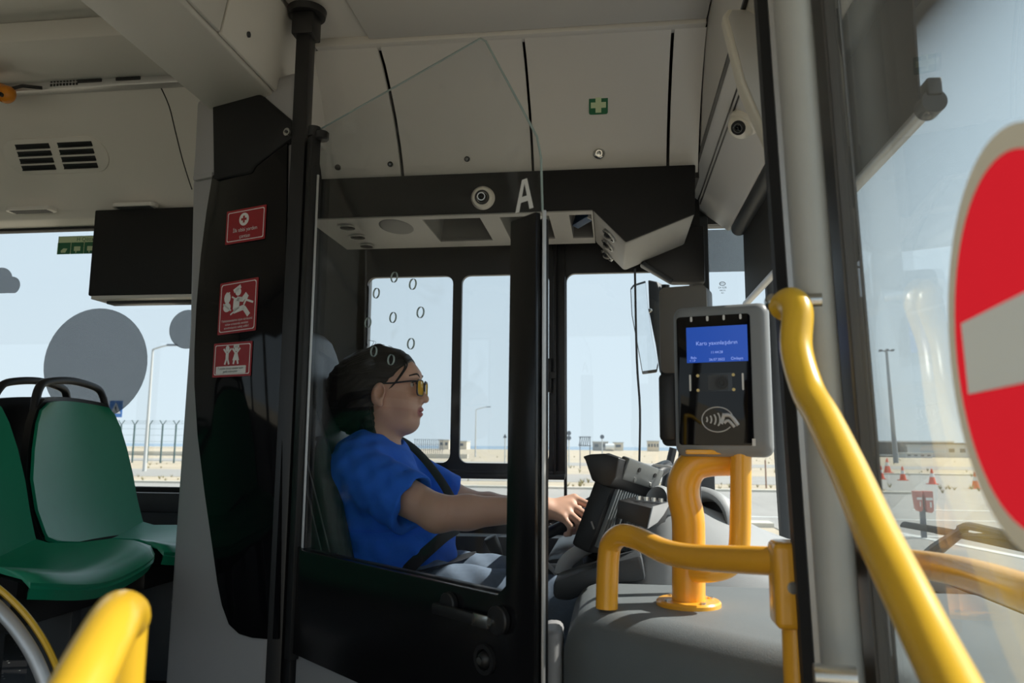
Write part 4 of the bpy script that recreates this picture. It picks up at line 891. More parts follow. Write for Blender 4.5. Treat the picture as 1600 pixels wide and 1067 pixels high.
# seat belt
m = MB(); m.tube([(-.81, HY+.22, 1.36), (-.68, HY+.16, 1.335), (-.58, HY+.12, 1.285), (-.475, HY+.06, 1.18), (-.424, HY+.0, 1.09), (-.450, HY-.11, 1.055), (-.505, HY-.172, 1.0), (-.565, HY-.202, .93), (-.60, HY-.22, .87)], (.016, .0018), 8, smooth=6, flat=(.1, .9, .3)); sbm = obj('belt', m, M_rubber, None)
tag(sbm, 'black seat belt running across the blue t-shirt', 'seat belt'); sbm.name = 'seat_belt'
m = MB(); m.tube([(-.70, HY-.215, .885), (-.60, HY-.212, .955), (-.49, HY-.178, .985), (-.418, HY-.05, .995), (-.418, HY+.08, .995), (-.5, HY+.18, .96), (-.66, HY+.21, .89)], (.0018, .030), 8, smooth=5, flat=(1, 0, 0)); o = obj('lap_belt', m, M_rubber, sbm)
# ------------------------------------------------------------------ dashboard and terminal by the wheel
dsh = thing('dashboard', 'pale grey curved dashboard behind the yellow poles', 'dashboard', (.3, 2.1, .42))
prof = [(-.06, .86), (-.05, .93), (-.01, 1.00), (.04, 1.07), (.08, 1.14), (.12, 1.17), (.20, 1.165), (.30, 1.13), (.42, 1.07), (.55, 1.02), (.70, .985), (.73, .97), (.73, .5), (-.06, .5)]
rg = []
for y, f_, dz in ((1.62, .0, -.14), (1.64, .3, -.10), (1.68, .62, -.05), (1.75, .86, -.02), (1.85, 1, 0), (2.2, 1, 0), (2.62, .95, -.01), (2.68, .8, -.04)):
    rg.append([(x, y, z if z <= .86 else .86+(z-.86)*max(f_, .05)) for x, z in prof])
m = MB(); m.loft(rg); obj('shell', m, M_dash, dsh, 50)
for i, (px, py, Y, ax, r, tk) in enumerate(((1092, 820, 1.86, (-.55, -.80, .22), .088, .022), (1030, 782, 1.80, (-.6, -.75, .25), .034, .010))):
    p = at(px, py, Y=Y); n = Vector(ax).normalized(); m = MB(); a = n.orthogonal().normalized(); bb = n.cross(a); rg = []
    for rr, k in ((r*.9, -.10), (r, -.02), (r, .004), (r-tk*.5, .012), (r-tk, .002), (r-tk-.004, -.06), (r*.3, -.065)): rg.append([p+n*k+a*(math.cos(2*PI*j/36)*rr)+bb*(math.sin(2*PI*j/36)*rr) for j in range(36)])
    m.loft(rg, True, False); hd = obj('instrument_hood' if i == 0 else 'air_outlet', m, M_dash, dsh, 60)
    m = MB(); m.tubelist([(p-n*.055, r-tk-.003), (p-n*.05, r-tk-.003)], 32); obj('dial' if i == 0 else 'outlet_core', m, M_black, hd)
    if i == 0: m = MB(); m.tubelist([(p-n*.05-bb*.0+a*.01, .035), (p-n*.035+a*.01, .033)], 28); obj('dial_face', m, M_column, hd)
low = thing('lower_dash', 'black lower dash and column cover below the steering wheel', 'dashboard', (-.05, 1.9, .5))
P = [at(x, y, Y=1.64) for x, y in ((864, 936), (864, 908), (905, 893), (955, 878), (1003, 866), (1010, 908), (940, 915), (890, 940))]
m = MB(); m.prism(P, (0, .10, 0), .01); obj('column_cover', m, M_dark, low)
P = [at(x, y, Y=2.0) for x, y in ((846, 905), (850, 872), (890, 868), (935, 850), (1010, 800), (1040, 905), (1000, 960), (850, 960))]
m = MB(); m.prism(P, (0, .5, 0), .02); obj('body', m, M_black, low)
m = MB(); m.tube([at(x, y, Y=1.74) for x, y in ((878, 896), (885, 878), (905, 862), (930, 850), (965, 842))], (.022, .010), 10, smooth=5); obj('trim_arc', m, M_dash, low)
m = MB(); m.tube([at(x, y, Y=1.95) for x, y in ((845, 884), (880, 884))], .006, 8); m.tube([at(x, y, Y=1.94) for x, y in ((846, 872), (870, 897))], .006, 8); obj('trim_bar', m, M_column, low)
# terminal
tm = thing('driver_terminal', 'black finned driver terminal with sun hood on a bracket beside the steering wheel', 'terminal', at(932, 868, Y=1.72))
O = (at(932, 868, Y=1.72)+at(985, 722, Y=1.72))/2+Vector((.005, .06, 0)); Hh = (at(932, 868, Y=1.72)-at(985, 722, Y=1.72)).length
u_ = (at(983, 722, Y=1.72)-at(930, 868, Y=1.72)).normalized(); v_ = Vector((.52, .86, 0)); v_ = (v_-u_*v_.dot(u_)).normalized()
M = frame_on(O, v_, u_)     # local x: away from camera, y: up the slab, z: driver's / windscreen side
sg = 1 if M.col[2].x > 0 else -1
m = MB(M); m.box((-.09, -Hh*.5, -.024), (.09, Hh*.5, .024), .008); obj('case', m, M_black, tm)
for k in range(14):
    m = MB(M); x = -.075+k*.0115; m.box((x, -Hh*.42, sg*.024-.004), (x+.005, Hh*.22, sg*.024+.008), .001); obj('fin', m, M_console, tm)
m = MB(M); m.box((-.088, Hh*.30, sg*.028-.010), (.09, Hh*.53, sg*.028+.012), .005); pl2 = obj('top_plate', m, mat('grey_metal_paint', (.16, .17, .17), .35, metal=.3), tm)
for x in (-.05, .03):
    for y in (.34, .45): m = MB(M); z_ = sg*.042; m.cyl((x+y*.04, Hh*y, sg*.036), (x+y*.04, Hh*y, z_), .0055, seg=10); obj('screw', m, M_steel if y < .4 else M_black, pl2)
m = MB(M); rg = []
for k in range(9):
    f_ = k/8; L_ = .075*(1-(1-f_)**2); rg.append((f_, L_))
hood = [(-.085, Hh*.56), (.09, Hh*.56)]
Pp = [at(x, y, Y=1.66) for x, y in ((909, 713), (922, 709), (945, 708), (968, 715), (962, 745), (952, 760), (940, 759), (924, 750), (918, 732), (913, 717))]
m = MB(); m.prism(Pp, v_*.19, .004); obj('sun_hood', m, M_black, tm)
p = at(938, 815, Y=1.72); m = MB(M); m.tube([(-.092, -.055+.006*k, sg*.012+.006*math.cos(k*1.6)) for k in range(3)], .002, 6); obj('connector', m, M_column, tm)
a = at(935, 862, Y=1.78); m = MB(); m.tube([a, a+Vector((-.005, .02, -.03)), a+Vector((0, .05, -.07))], .03, 14); m.ball(a+Vector((0, .02, -.02)), .036); obj('swivel_foot', m, M_black, tm)
bx = thing('control_box', 'small black box with a row of bolts on top behind the terminal', 'box', at(1008, 822, Y=1.66))
P = [at(x, y, Y=1.64) for x, y in ((966, 781), (1018, 793), (1010, 826), (962, 808))]
m = MB(); m.prism(P, Vector((.045, .10, .004)), .002); obj('case', m, M_black, bx)
for k in range(4): q = P[1]*.5+P[0]*.5+Vector((.008+.016*k, .03+.010*k, .006-.002*k)); m = MB(); m.cyl(q, q+Vector((0, 0, .008)), .006, seg=8); obj('bolt', m, M_steel, bx)
m = MB(); P2 = [P[1]+Vector((.001, 0, .002)), P[1]+Vector((.045, .10, .006)), P[2]+Vector((.030, .07, .01)), P[2]+Vector((.001, 0, 0))]; m.prism(P2, (.002, -.001, 0)); obj('side_label', m, M_alu, bx)
m = MB(); m.tube([at(x, y, Y=1.72) for x, y in ((972, 832), (976, 812), (985, 800), (996, 812), (1004, 796))], .006, 8, smooth=5); m.tube([at(x, y, Y=1.71) for x, y in ((962, 828), (968, 800), (980, 793), (990, 794))], .004, 8, smooth=4); tag(obj('cable', m, M_black), 'coiled black cable behind the terminal above the yellow rail', 'cable')
m = MB(); m.tube([at(x, y, Y=1.82) for x, y in ((1020, 727), (1046, 729), (1050, 734), (1050, 760))], .003, 8, smooth=3); tag(obj('wire_arm', m, M_alu), 'thin bent metal wire arm between terminal and thick yellow pole', 'wire')
m = MB(); m.tube([at(x, y, Y=2.5) for x, y in ((1052, 700), (1046, 725), (1036, 770))], .012, 8, smooth=3); m.tube([at(x, y, Y=2.5) for x, y in ((1066, 700), (1062, 740), (1058, 770))], .010, 8); struct('trim_12', m, M_dark)
# ------------------------------------------------------------------ grey console box in front of the cab
cb = thing('console_box', 'grey moulded console box carrying the yellow rail and the ticket validator stand', 'console', (.25, 1.3, 0))
out = [(-.085, 1.33), (.31, 1.00), (.37, .74), (.73, .62), (.73, 1.66), (-.085, 1.66)]
def inset(P, d):
    n = len(P); r = []
    for i in range(n):
        a, b_, c = Vector(P[i-1]), Vector(P[i]), Vector(P[(i+1) % n]); d1 = (b_-a).normalized(); d2 = (c-b_).normalized(); n1 = Vector((-d1.y, d1.x)); n2 = Vector((-d2.y, d2.x)); k = (n1+n2).normalized(); r.append(b_+k*(d/max(.4, k.dot(n1))))
    return r
rb = .075; rg = [[(x, y, 0) for x, y in out]]
for k in range(9):
    a = PI/2*k/8; rg.append([(p.x, p.y, 1.03-rb+rb*math.sin(a)) for p in inset(out, rb*(1-math.cos(a)))])
m = MB(); m.loft(rg); obj('moulding', m, M_console, cb, 60)
m = MB(); m.box((-.122, 1.30, 0), (-.088, 1.40, 1.0), .012, seg=3); obj('corner_trim', m, M_column, cb)
# ------------------------------------------------------------------ yellow rail with clamp
ZT = 1.03
b0 = at(948, 950, Z=ZT)
rail = thing('console_rail', 'bent yellow rail with clamp running across the grey console to the windscreen', 'rail', b0)
pts = [b0, at(949, 905, Y=b0.y), at(951, 868, Y=b0.y), at(956, 848, Y=b0.y-.005), at(972, 836, Y=b0.y-.025), at(1000, 843, Y=1.30), at(1035, 860, Y=1.245), at(1080, 870, Y=1.19), at(1150, 874, Y=1.12), at(1225, 877, Y=1.06)]
m = MB(); m.tube(pts, .0188, 20, smooth=6); obj('rail_tube', m, M_yellow, rail)
m = MB(); m.tube([at(1225, 877, Y=1.06), at(1262, 880, Y=1.05), at(1340, 876, Y=1.08), at(1420, 880, Y=1.14), at(1500, 893, Y=1.04), at(1600, 925, Y=.84), at(1720, 975, Y=.70)], .0188, 20, smooth=6); obj('front_tube', m, M_yellow, rail)
q = at(1237, 880, Y=1.05); m = MB(); zc0 = at(1238, 985, Y=1.03).z+.01
m.cyl((q.x+.001, q.y, .0), (q.x+.001, q.y, zc0), .0165, seg=20); obj('support_post', m, M_yellow, rail)
m = MB(); zc_ = at(1238, 985, Y=1.03).z; m.box((q.x-.026, q.y-.026, zc_), (q.x+.024, q.y+.026, q.z+.028), .009, seg=3); cl_ = obj('clamp', m, M_yellow, rail)
m = MB(); p = at(1239, 918, Y=q.y-.026); m.cyl(p, p+Vector((0, -.004, 0)), .0075, seg=20); o = obj('clamp_screw', m, M_steel, cl_)
# ------------------------------------------------------------------ validator stand
f0 = at(1076, 945, Z=ZT); st = thing('validator_stand', 'yellow validator stand with thick bent tube, round base plate and thin post', 'stand', f0)
m = MB(); m.tubelist([(f0, .055), (f0+ZU*.006, .055), (f0+ZU*.009, .052)], 40); fl = obj('base_plate', m, M_yellow, st)
for a in (.4, 2.2, 3.7, 5.2): m = MB(); c = f0+Vector((.043*math.cos(a), .043*math.sin(a), .008)); m.cyl(c, c+ZU*.004, .0055, seg=10); obj('bolt', m, M_steel, fl)
pts = [f0, at(1076, 860, Y=f0.y), at(1075, 810, Y=f0.y), at(1068, 775, Y=f0.y), at(1070, 748, Y=f0.y), at(1084, 727, Y=f0.y), at(1110, 719, Y=f0.y), at(1150, 718, Y=f0.y)]
m = MB(); m.tube(pts, .0285, 24, smooth=7); obj('bent_tube', m, M_yellow, st)
yp = f0.y-.045
m = MB(); m.tube([at(1158, 690, Y=yp), at(1157, 800, Y=yp), at(1154, 860, Y=yp), at(1140, 884, Y=yp), at(1112, 893, Y=yp), at(1085, 893, Y=yp+.02)], .0175, 20, smooth=5); obj('thin_post', m, M_yellow, st)
m = MB(); p = at(1120, 706, Y=1.38); m.box((p.x-.055, p.y-.03, p.z-.004), (p.x+.05, p.y+.04, p.z+.004), .002); obj('mount_plate', m, M_yellow, st)
# ------------------------------------------------------------------ ticket validator
Yv = 1.37; VX = Vector((.956, -.292, 0)); c = (at(1056, 594, Y=Yv)+at(1182, 594, Y=Yv-.04))/2
A, B_ = at(1057, 594, Y=Yv), at(1186, 594, Y=Yv-.042); vw = (B_-A).length; vt, vb = at(1120, 486, Y=Yv-.02).z, at(1120, 703, Y=Yv-.02).z
c = (A+B_)/2; c.z = (vt+vb)/2; vh = vt-vb
tv = thing('ticket_validator', 'grey card validator with blue screen, lens and contactless symbol on its black glass front', 'validator', (c.x, c.y, vb))
M = frame_on(c, VX, ZU)
rg = []
for z, g in ((-.075, -.012), (-.072, 0), (-.02, .012), (-.006, .010), (.0, .004), (.002, -.002)): rg.append([M @ Vector((x+.006, y, z)) for x, y in rrect(vw+2*g, vh+2*g, .016, 6)])
m = MB(); m.loft(rg); obj('housing', m, mat('validator_grey', (.22, .23, .235), .42), tv, 50)
m = MB(M); m.prism([(x-.004, y, .0015) for x, y in rrect(vw-.014, vh-.016, .006, 4)], (0, 0, .003), .0008); obj('front_glass', m, M_gblack, tv)
sc0 = mat('screen_blue', (.0, .02, .2), .2, emit=(.008, .075, .46), estr=.52)
sx0, sx1, sy0, sy1 = -vw*.355, vw*.385, vh*.125, vh*.385
m = MB(M); m.prism([(sx0, sy0, .0046), (sx1, sy0, .0046), (sx1, sy1, .0046), (sx0, sy1, .0046)], (0, 0, .0006)); scr = obj('screen', m, sc0, tv, 0, 'lit blue screen')
M_stxt = mat('screen_text', (.3, .4, .8), .4, emit=(.30, .42, .85), estr=.55); cx = (sx0+sx1)/2
m = MB(); xd = M.col[0].xyz
for s, h_, fx, fy in (('Kartı yaxınlaşdırın', .0095, cx, .53), ('11:44:28', .006, cx, .27), ('Bakı', .006, sx0+.012, .14), ('v 1.0', .005, sx0+.010, .06), ('26.07.2022', .006, cx, .07), ('Onlayn', .007, sx1-.018, .08)): m.text(s, h_, M @ Vector((fx, sy0+(sy1-sy0)*fy, .0058)), xd, ZU)
obj('screen_text', m, M_stxt, scr, 0)
for k in range(4): m = MB(M); x = -vw*.29+k*vw*.20; m.prism([(x+a_, vh*.445+b2, .0046) for a_, b2 in rrect(.004, .009, .0019)], (0, 0, .0006)); obj('status_light', m, M_white, tv)
m = MB(M); m.box((-vw*.20, -vh*.085, .0046), (vw*.19, vh*.045, .0052)); wn_ = obj('scanner_window', m, mat('scanner_window', (.018, .02, .022), .15), tv)
m = MB(M); m.box((-vw*.10, -vh*.075, .0052), (vw*.14, vh*.03, .0056)); obj('scanner_plate', m, M_dark, wn_)
m = MB(M); m.ring((vw*.06, -vh*.025, .0054), (0, 0, 1), .0105, .0035, .002); m.ring((vw*.06, -vh*.025, .0054), (0, 0, 1), .005, .002, .002); obj('lens_ring', m, M_black, wn_)
for x in (-vw*.32, vw*.315): m = MB(M); m.prism([(x+a_, -vh*.02+b2, .0046) for a_, b2 in rrect(.0032, vh*.12, .0015)], (0, 0, .0006)); obj('light_bar', m, M_white, tv)
for x in (-vw*.225, vw*.205):
    for y in (vh*.03, -vh*.075): m = MB(M); m.cyl((x, y, .0046), (x, y, .0056), .0028, seg=12); obj('led', m, mat('amber_led', (.75, .6, .25), .4), tv)
M_sym = mat('symbol_grey', (.55, .55, .55), .5); m = MB(M); cy_ = -vh*.285; cx = vw*.0
m.tube([(cx+.026*math.cos(a_), cy_+.021*math.sin(a_), .005) for a_ in [2*PI*k/40 for k in range(40) if not 37 <= k <= 40 and k > 1]], .0010, 6)
for k in range(4): m.tube([(cx-.020+.0055*k+(.003+.0016*k)*math.cos(a_), cy_+(.004+.0022*k)*math.sin(a_)*1.2, .005) for a_ in [-1+.25*j for j in range(9)]], .0014, 6)
m.tube([(cx+.034, cy_-.010, .005), (cx+.022, cy_+.006, .005), (cx+.010, cy_+.007, .005)], .0032, 8, smooth=3); m.tube([(cx+.028, cy_-.013, .005), (cx+.018, cy_-.002, .005), (cx+.011, cy_-.006, .005)], .0026, 8, smooth=3); m.prism([(cx+.004, cy_-.006, .005), (cx+.009, cy_-.009, .005), (cx+.014, cy_+.008, .005), (cx+.009, cy_+.011, .005)], (0, 0, .001))
obj('contactless_symbol', m, M_sym, tv, label='white contactless card and hand symbol')
m = MB(M); m.box((vw*.40, -vh*.47, .0046), (vw*.44, -vh*.42, .0052)); obj('mark', m, M_white, tv)
# second unit behind
c2a, c2b = at(1030, 450, Y=1.52), at(1106, 450, Y=1.50); zb2, zm2, zt2 = at(1040, 697, Y=1.5).z, at(1040, 583, Y=1.5).z, at(1060, 446, Y=1.5).z
su = thing('rear_unit', 'tall black and taupe unit seen from its back behind the card validator', 'device', ((c2a.x+c2b.x)/2, 1.5, zb2)); M = frame_on(Vector(((c2a.x+c2b.x)/2, 1.51, 0)), VX, ZU)
w2_ = (c2b-c2a).length
m = MB(M); m.prism([(x, y+(zb2+zt2)/2, -.05) for x, y in rrect(w2_*1.0, zt2-zb2, .012)], (0, 0, .055), .006); obj('housing', m, M_black, su)
m = MB(M); m.prism([(x, y+(zm2+zt2)/2, .003) for x, y in rrect(w2_*.99, zt2-zm2-.002, .012)], (0, 0, .006), .002); obj('upper_plate', m, mat('taupe_plastic', (.125, .115, .10), .45), su, label='taupe back plate')
m = MB(M); m.box((-w2_*.5-.004, zb2+.01, -.03), (-w2_*.2, zm2, .012), .008); obj('lower_cover', m, M_black, su)
m = MB(); xc_ = (c2a.x+c2b.x)/2+.012; m.box((xc_-.012, 1.50, 1.028), (xc_+.012, 1.524, zb2+.02), .003); obj('support_leg', m, M_dark, su)
# ------------------------------------------------------------------ entrance door leaf, folded in beside the camera
LD = Vector((.122, .9925, 0)); LN = Vector((-.9925, .122, 0)); LZ = Vector((-.028, 0, 1)); L0 = Vector((.326, .98, 0))
def lp(s, z, k=0): return L0-LD*s+LN*k+LZ*z     # s: distance from the far edge towards the camera side
LM = lambda: frame_on(L0, -LD, ZU) @ Matrix(((1, 0, 0, 0), (0, 1, 0, 0), (0, .028, 1, 0), (0, 0, 0, 1)))
LPN = Vector((-.9925, .122, -.028)).normalized()
d1 = sempty('door_1', lp(.5, 0.05))
m = MB(); m.box((.08, .05, -.003), (1.05, 2.2, .003), M=LM()); obj('pane', m, M_leafglass, d1)
q = at(1274, 480, Y=.93); m = MB(); m.tube([q+LZ*(z-q.z) for z in (.03, 2.25)], .0225, 24); obj('shaft_post', m, M_post, d1, label='grey round post of the door leaf')
m = MB(); a, b_ = at(1216, 480, Y=.99), at(1234, 480, Y=.99); m.loft([[p_+LZ*(z-q.z) for p_ in (a, b_, b_+LD*.05, a+LD*.05)] for z in (.03, 2.25)]); obj('edge_seal', m, M_rubber, d1)
m = MB(); a, b_ = at(1234, 480, Y=.98), at(1262, 480, Y=.97); m.loft([[p_+LZ*(z-q.z) for p_ in (a, b_, b_+LD*.03, a+LD*.03)] for z in (.03, 2.25)]); obj('edge_profile', m, M_alu, d1)
s0_, s1_ = [(L0-at(px, 480, pl=(L0, LPN))).dot(LD) for px in (1296, 1338)]
m = MB(); m.box((s0_, .03, -.008), (s1_, 2.25, .008), .003, M=LM()); obj('stile', m, mat('brown_grey_paint', (.075, .07, .065), .45), d1)
m = MB(); m.box((.9, .03, -.014), (1.05, 2.25, .008), .003, M=LM()); obj('stile', m, M_rubber, d1)
m = MB(); m.box((.0, 2.2, -.014), (1.05, 2.26, .01), .003, M=LM()); m.box((.0, .03, -.014), (1.05, .12, .01), .003, M=LM()); obj('rail', m, M_rubber, d1)
# diagonal yellow handle
H = [at(x, y, Y=Y_) for x, y, Y_ in ((1222, 480, .92), (1236, 472, .90), (1246, 488, .885), (1244, 545, .87), (1262, 610, .84), (1287, 655, .80), (1328, 740, .735), (1368, 830, .67), (1410, 915, .615), (1452, 1000, .57), (1490, 1075, .53), (1540, 1180, .48))]
m = MB(); m.tube(H, .0172, 22, smooth=6); obj('pull_handle', m, M_yellow2, d1, label='diagonal yellow pull handle')
m = MB(); p = at(1226, 472, Y=.92); m.cyl(p+LN*.012, p-LN*.04, .011, seg=20); m.ball(p+LN*.012, .011); obj('handle_bolt', m, M_steel, d1)
p = at(1272, 1055, Y=.86); m = MB(); m.cyl(p, p+LN*-.04, .012, seg=20); obj('lower_bolt', m, M_steel, d1)
# no entry sign
q = at(1493, 540, pl=(L0, LPN)); q2 = at(1600, 190, pl=(L0, LPN)); q3 = at(1600, 850, pl=(L0, LPN)); hc_ = (q2.z-q3.z)/2; dx_ = (q-q2).dot(LD); sr = (hc_*hc_+dx_*dx_)/(2*dx_); s0 = (L0-q).dot(LD)+sr; zc = (q2.z+q3.z)/2
print('SIGN', sr, zc, q.y, dx_)
M = LM() @ Matrix.Translation((s0, zc, .0035))
m = MB(M); A_, B2 = circ(0, 0, sr, 64), circ(0, 0, sr*.885, 64); m.loft([[(x, y, z) for x, y in q_] for q_, z in ((A_, 0), (A_, .0006), (B2, .0006), (B2, 0), (A_, 0))], True, False)
ns_ = obj('no_entry_sign', m, sheer('sign_rim', (.80, .76, .68)), d1, 0, 'round red no entry sticker with white bar and pale rim')
bb_ = [(-sr*.74, -sr*.20), (sr*.74, -sr*.20), (sr*.74, sr*.20), (-sr*.74, sr*.20)]; b = bmesh.new()
ed = []
for loop in (B2, bb_):
    vs = [b.verts.new((x, y, .0003)) for x, y in loop]; ed += [b.edges.new((vs[i], vs[(i+1) % len(vs)])) for i in range(len(vs))]
bmesh.ops.triangle_fill(b, edges=ed, use_beauty=True); m = MB(M); m._merge(b); obj('red_field', m, sheer('sign_red', (.78, .02, .035)), ns_, 0)
m = MB(M); m.prism([(x, y, 0) for x, y in bb_], (0, 0, .0006)); obj('white_bar', m, sheer('sign_white', (.82, .82, .80)), ns_, 0)
# ------------------------------------------------------------------ green passenger seats
def make_seat(label):
    t = thing('passenger_seat', label, 'seat', (0, 0, 0), 'green passenger seats beside the window')
    P = [(.385, .372, .205), (.396, .394, .212), (.380, .413, .218), (.33, .425, .222), (.25, .415, .225), (.16, .403, .222), (.08, .402, .215), (.035, .415, .208)]
    rows = []
    for x, z, hw in P: rows.append([(x-.022*(abs(u)**8)*(1 if x > .3 else .3), u*hw, z+.020*u*u-.006*math.cos(u*PI)+(.012*abs(u)**4 if x < .3 else 0)) for u in [k/8-1 for k in range(17)]])
    def sheet(rows, th):
        m = MB(); n = len(rows[0]); top = rows; bot = [[Vector(p)+Vector(th) for p in r] for r in rows]
        m.loft([list(a)+list(b_)[::-1] for a, b_ in zip(top, bot)]); return m
    obj('seat_pan', sheet(rows, (0, 0, -.012)), M_green, t, 60)
    m = MB(); E = [[Vector(p)+Vector((0, (.008 if p[1] > 0 else -.008)*(abs(p[1]) > .17), -.016)) for p in r] for r in rows[2:]]; n = len(rows[0]); m.loft([list(a)+[Vector((p[0]-.02, p[1]*.9, min(p[2]-.012, .385))) for p in a][::-1] for a in E]); obj('pan_base', m, M_black, t, 60)
    B = [(.028, .420, .205), (.005, .46, .212), (-.02, .52, .218), (-.042, .60, .218), (-.058, .68, .202), (-.072, .75, .180), (-.080, .80, .160), (-.083, .822, .130)]
    rows = []
    for x, z, hw in B: rows.append([(x+.034*u*u-.004, u*hw, z-.012*(u*u if z > .78 else 0)) for u in [k/8-1 for k in range(17)]])
    obj('backrest', sheet(rows, (-.010, 0, 0)), M_green, t, 60)
    rows2 = [[(p[0]-.011, p[1]*1.055, p[2]+(.012 if r is rows[-1] else 0)) for p in r] for r in rows]; obj('back_shell', sheet(rows2, (-.022, 0, 0)), M_black, t, 60)
    hp = [(-.065, -.170, .74), (-.078, -.156, .80), (-.085, -.138, .850), (-.088, -.105, .872), (-.092, 0, .884), (-.088, .105, .872), (-.085, .138, .850), (-.078, .156, .80), (-.065, .170, .74)]
    m = MB(); m.tube(hp, (.012, .011), 12, smooth=5); obj('grab_handle', m, M_black, t)
    m = MB(); m.box((.10, -.17, .31), (.30, .17, .39), .012); obj('under_frame', m, M_black, t)
    for yy in (-.12, .12): m = MB(); m.box((.13, yy-.018, 0), (.24, yy+.018, .33), .006); obj('leg', m, M_dark, t)
    return t
s1 = make_seat('green seat next to the window, with its whole backrest in view'); s1.location = (-1.535, 2.130, .60)
dup(s1, (-1.535, 1.665, .60), 'green seat on the aisle side, cut off by the left picture edge')
dup(s1, (-1.83, 2.130, .60), 'rearward facing seat behind the window seat, only its dark handle showing', PI)
dup(s1, (-1.83, 1.665, .60), 'rearward facing seat hidden behind the green aisle seat', PI)
for k, lb in ((1, 'first'), (2, 'second')):
    dup(s1, (-2.6-.75*k, 2.155, .45), lb+' green window seat of the rows further back, reflected in the cab door glass'); dup(s1, (-2.6-.75*k, 1.675, .45), lb+' green aisle seat of the rows further back, reflected in the cab door glass')
# ------------------------------------------------------------------ yellow rail near the camera, lower left
nb = at(191, 985, Y=.565)
nr = thing('near_rail', 'blurred yellow bent handrail at the lower left picture edge', 'rail', (nb.x, nb.y, 0))
m = MB(); m.tube([Vector((nb.x, nb.y, 0)), Vector((nb.x, nb.y, .9)), Vector((nb.x, nb.y, 1.05)), nb, at(195, 966, Y=.555), at(186, 962, Y=.535), at(172, 985, Y=.50), at(140, 1045, Y=.46), at(90, 1140, Y=.42), at(0, 1300, Y=.36)], .0178, 22, smooth=7); obj('bent_tube', m, M_yellow2, nr)
m = MB(); m.cyl((nb.x, nb.y, .0), (nb.x, nb.y, .012), .045, seg=28); obj('foot_plate', m, M_yellow2, nr)
# ------------------------------------------------------------------ outside
GZ = -.35
M_sand = mat('sandy_ground', (.46, .385, .28), .95, noise=.25, nscale=.35)
M_asph = mat('asphalt', (.335, .318, .29), .9, noise=.12, nscale=.5)
M_kerb = mat('concrete', (.58, .54, .46), .9, noise=.08, nscale=2)
M_line = mat('road_paint', (.70, .69, .65), .8)
M_grav = mat('gravel', (.33, .295, .23), .95, noise=.7, nscale=14)
m = MB(); m.box((-700, -40, GZ-.5), (700, 330, GZ)); struct('ground', m, M_sand, None, 0)
m = MB(); m.box((-1500, 330, GZ-1), (1500, 2500, GZ-.3)); struct('sea', m, mat('sea_water', (.16, .25, .34), .25), None, 0)
def gy(px, py): p = at(px, py, Z=GZ); return p
def strip(name, y0, y1, x0, x1, m_, dz): m = MB(); m.box((x0, y0, GZ-.02), (x1, y1, GZ+dz)); return struct(name, m, m_, None, 0)
strip('road', 17.5, 30, -400, 10.8, M_asph, .012); strip('road', 36, 46, -400, 400, M_asph, .012); strip('road', 66, 78, -400, 400, M_asph, .012)
strip('road', 10.2, 52, 10.8, 80, M_asph, .014); strip('kerb', 9.4, 10.2, 3.3, 80, M_kerb, .10); strip('kerb', 16.9, 17.5, -400, 3.3, M_kerb, .09); strip('kerb', 30, 30.5, -400, 10.8, M_kerb, .09); strip('kerb', 52, 52.8, 10.8, 90, M_kerb, .1)
strip('road', 10.2, 17.6, 3.3, 10.9, M_asph, .014)
strip('gravel_bed', 2.95, 9.4, 2.0, 60, M_grav, .02)
strip('road_line', 19.2, 19.35, -300, 10, M_line, .02); strip('road_line', 22.3, 22.5, 8, 80, M_line, .022); strip('road_line', 15.6, 15.8, 4, 60, M_line, .022)
m = MB(); m.prism([(-1, 20, GZ), (-.6, 20, GZ), (3.1, 27, GZ), (2.8, 27, GZ)], (0, 0, .022)); struct('road_line', m, M_line, None, 0)
m = MB(); m.prism([(6.2, 12.5, GZ), (6.4, 12.5, GZ), (4.6, 21, GZ), (4.4, 21, GZ)], (0, 0, .024)); struct('road_line', m, M_line, None, 0)
# stones strewn over the gravel bed
random.seed(11); m = MB(); V, F_ = [], []
for k in range(5200):
    x, y = random.uniform(2.2, 14), random.uniform(3, 9.3); r = random.uniform(.02, .05); b_ = len(V)
    for dx, dy, dz in ((1, 0, 0), (-.5, .87, 0), (-.5, -.87, 0), (random.uniform(-.3, .3), random.uniform(-.3, .3), .9)): V.append((x+dx*r, y+dy*r, GZ+.02+dz*r))
    F_ += [(b_, b_+1, b_+3), (b_+1, b_+2, b_+3), (b_+2, b_, b_+3)]
me = bpy.data.meshes.new('gravel_stones'); me.from_pydata(V, [], F_); me.materials.append(mat('stone', (.48, .44, .36), .95, noise=.5, nscale=8)); o = bpy.data.objects.new('gravel_stones', me); COL.objects.link(o); o['kind'] = 'stuff'; tag(o, 'pale stones strewn over the gravel bed outside the windscreen', 'gravel')
random.seed(5); V, F_ = [], []
def tuft(x, y, s):
    for j in range(14):
        a = random.uniform(0, 6.3); b_ = len(V); h_ = s*random.uniform(.5, 1); w_ = s*.08; V.extend([(x+w_*math.cos(a), y+w_*math.sin(a), GZ), (x-w_*math.cos(a), y-w_*math.sin(a), GZ), (x+random.uniform(-.5, .5)*s, y+random.uniform(-.5, .5)*s, GZ+h_)]); F_.append((b_, b_+1, b_+2))
for k in range(420):
    y = random.choice((random.uniform(31, 36), random.uniform(47, 64), random.uniform(80, 130))); tuft(random.uniform(-.85*y, .75*y), y, random.uniform(.12, .32))
me = bpy.data.meshes.new('dry_grass'); me.from_pydata(V, [], F_); me.materials.append(mat('dry_grass', (.30, .27, .14), .95, noise=.3)); o = bpy.data.objects.new('dry_grass', me); COL.objects.link(o); o['kind'] = 'stuff'; tag(o, 'dry grass tufts dotted over the sand', 'grass')
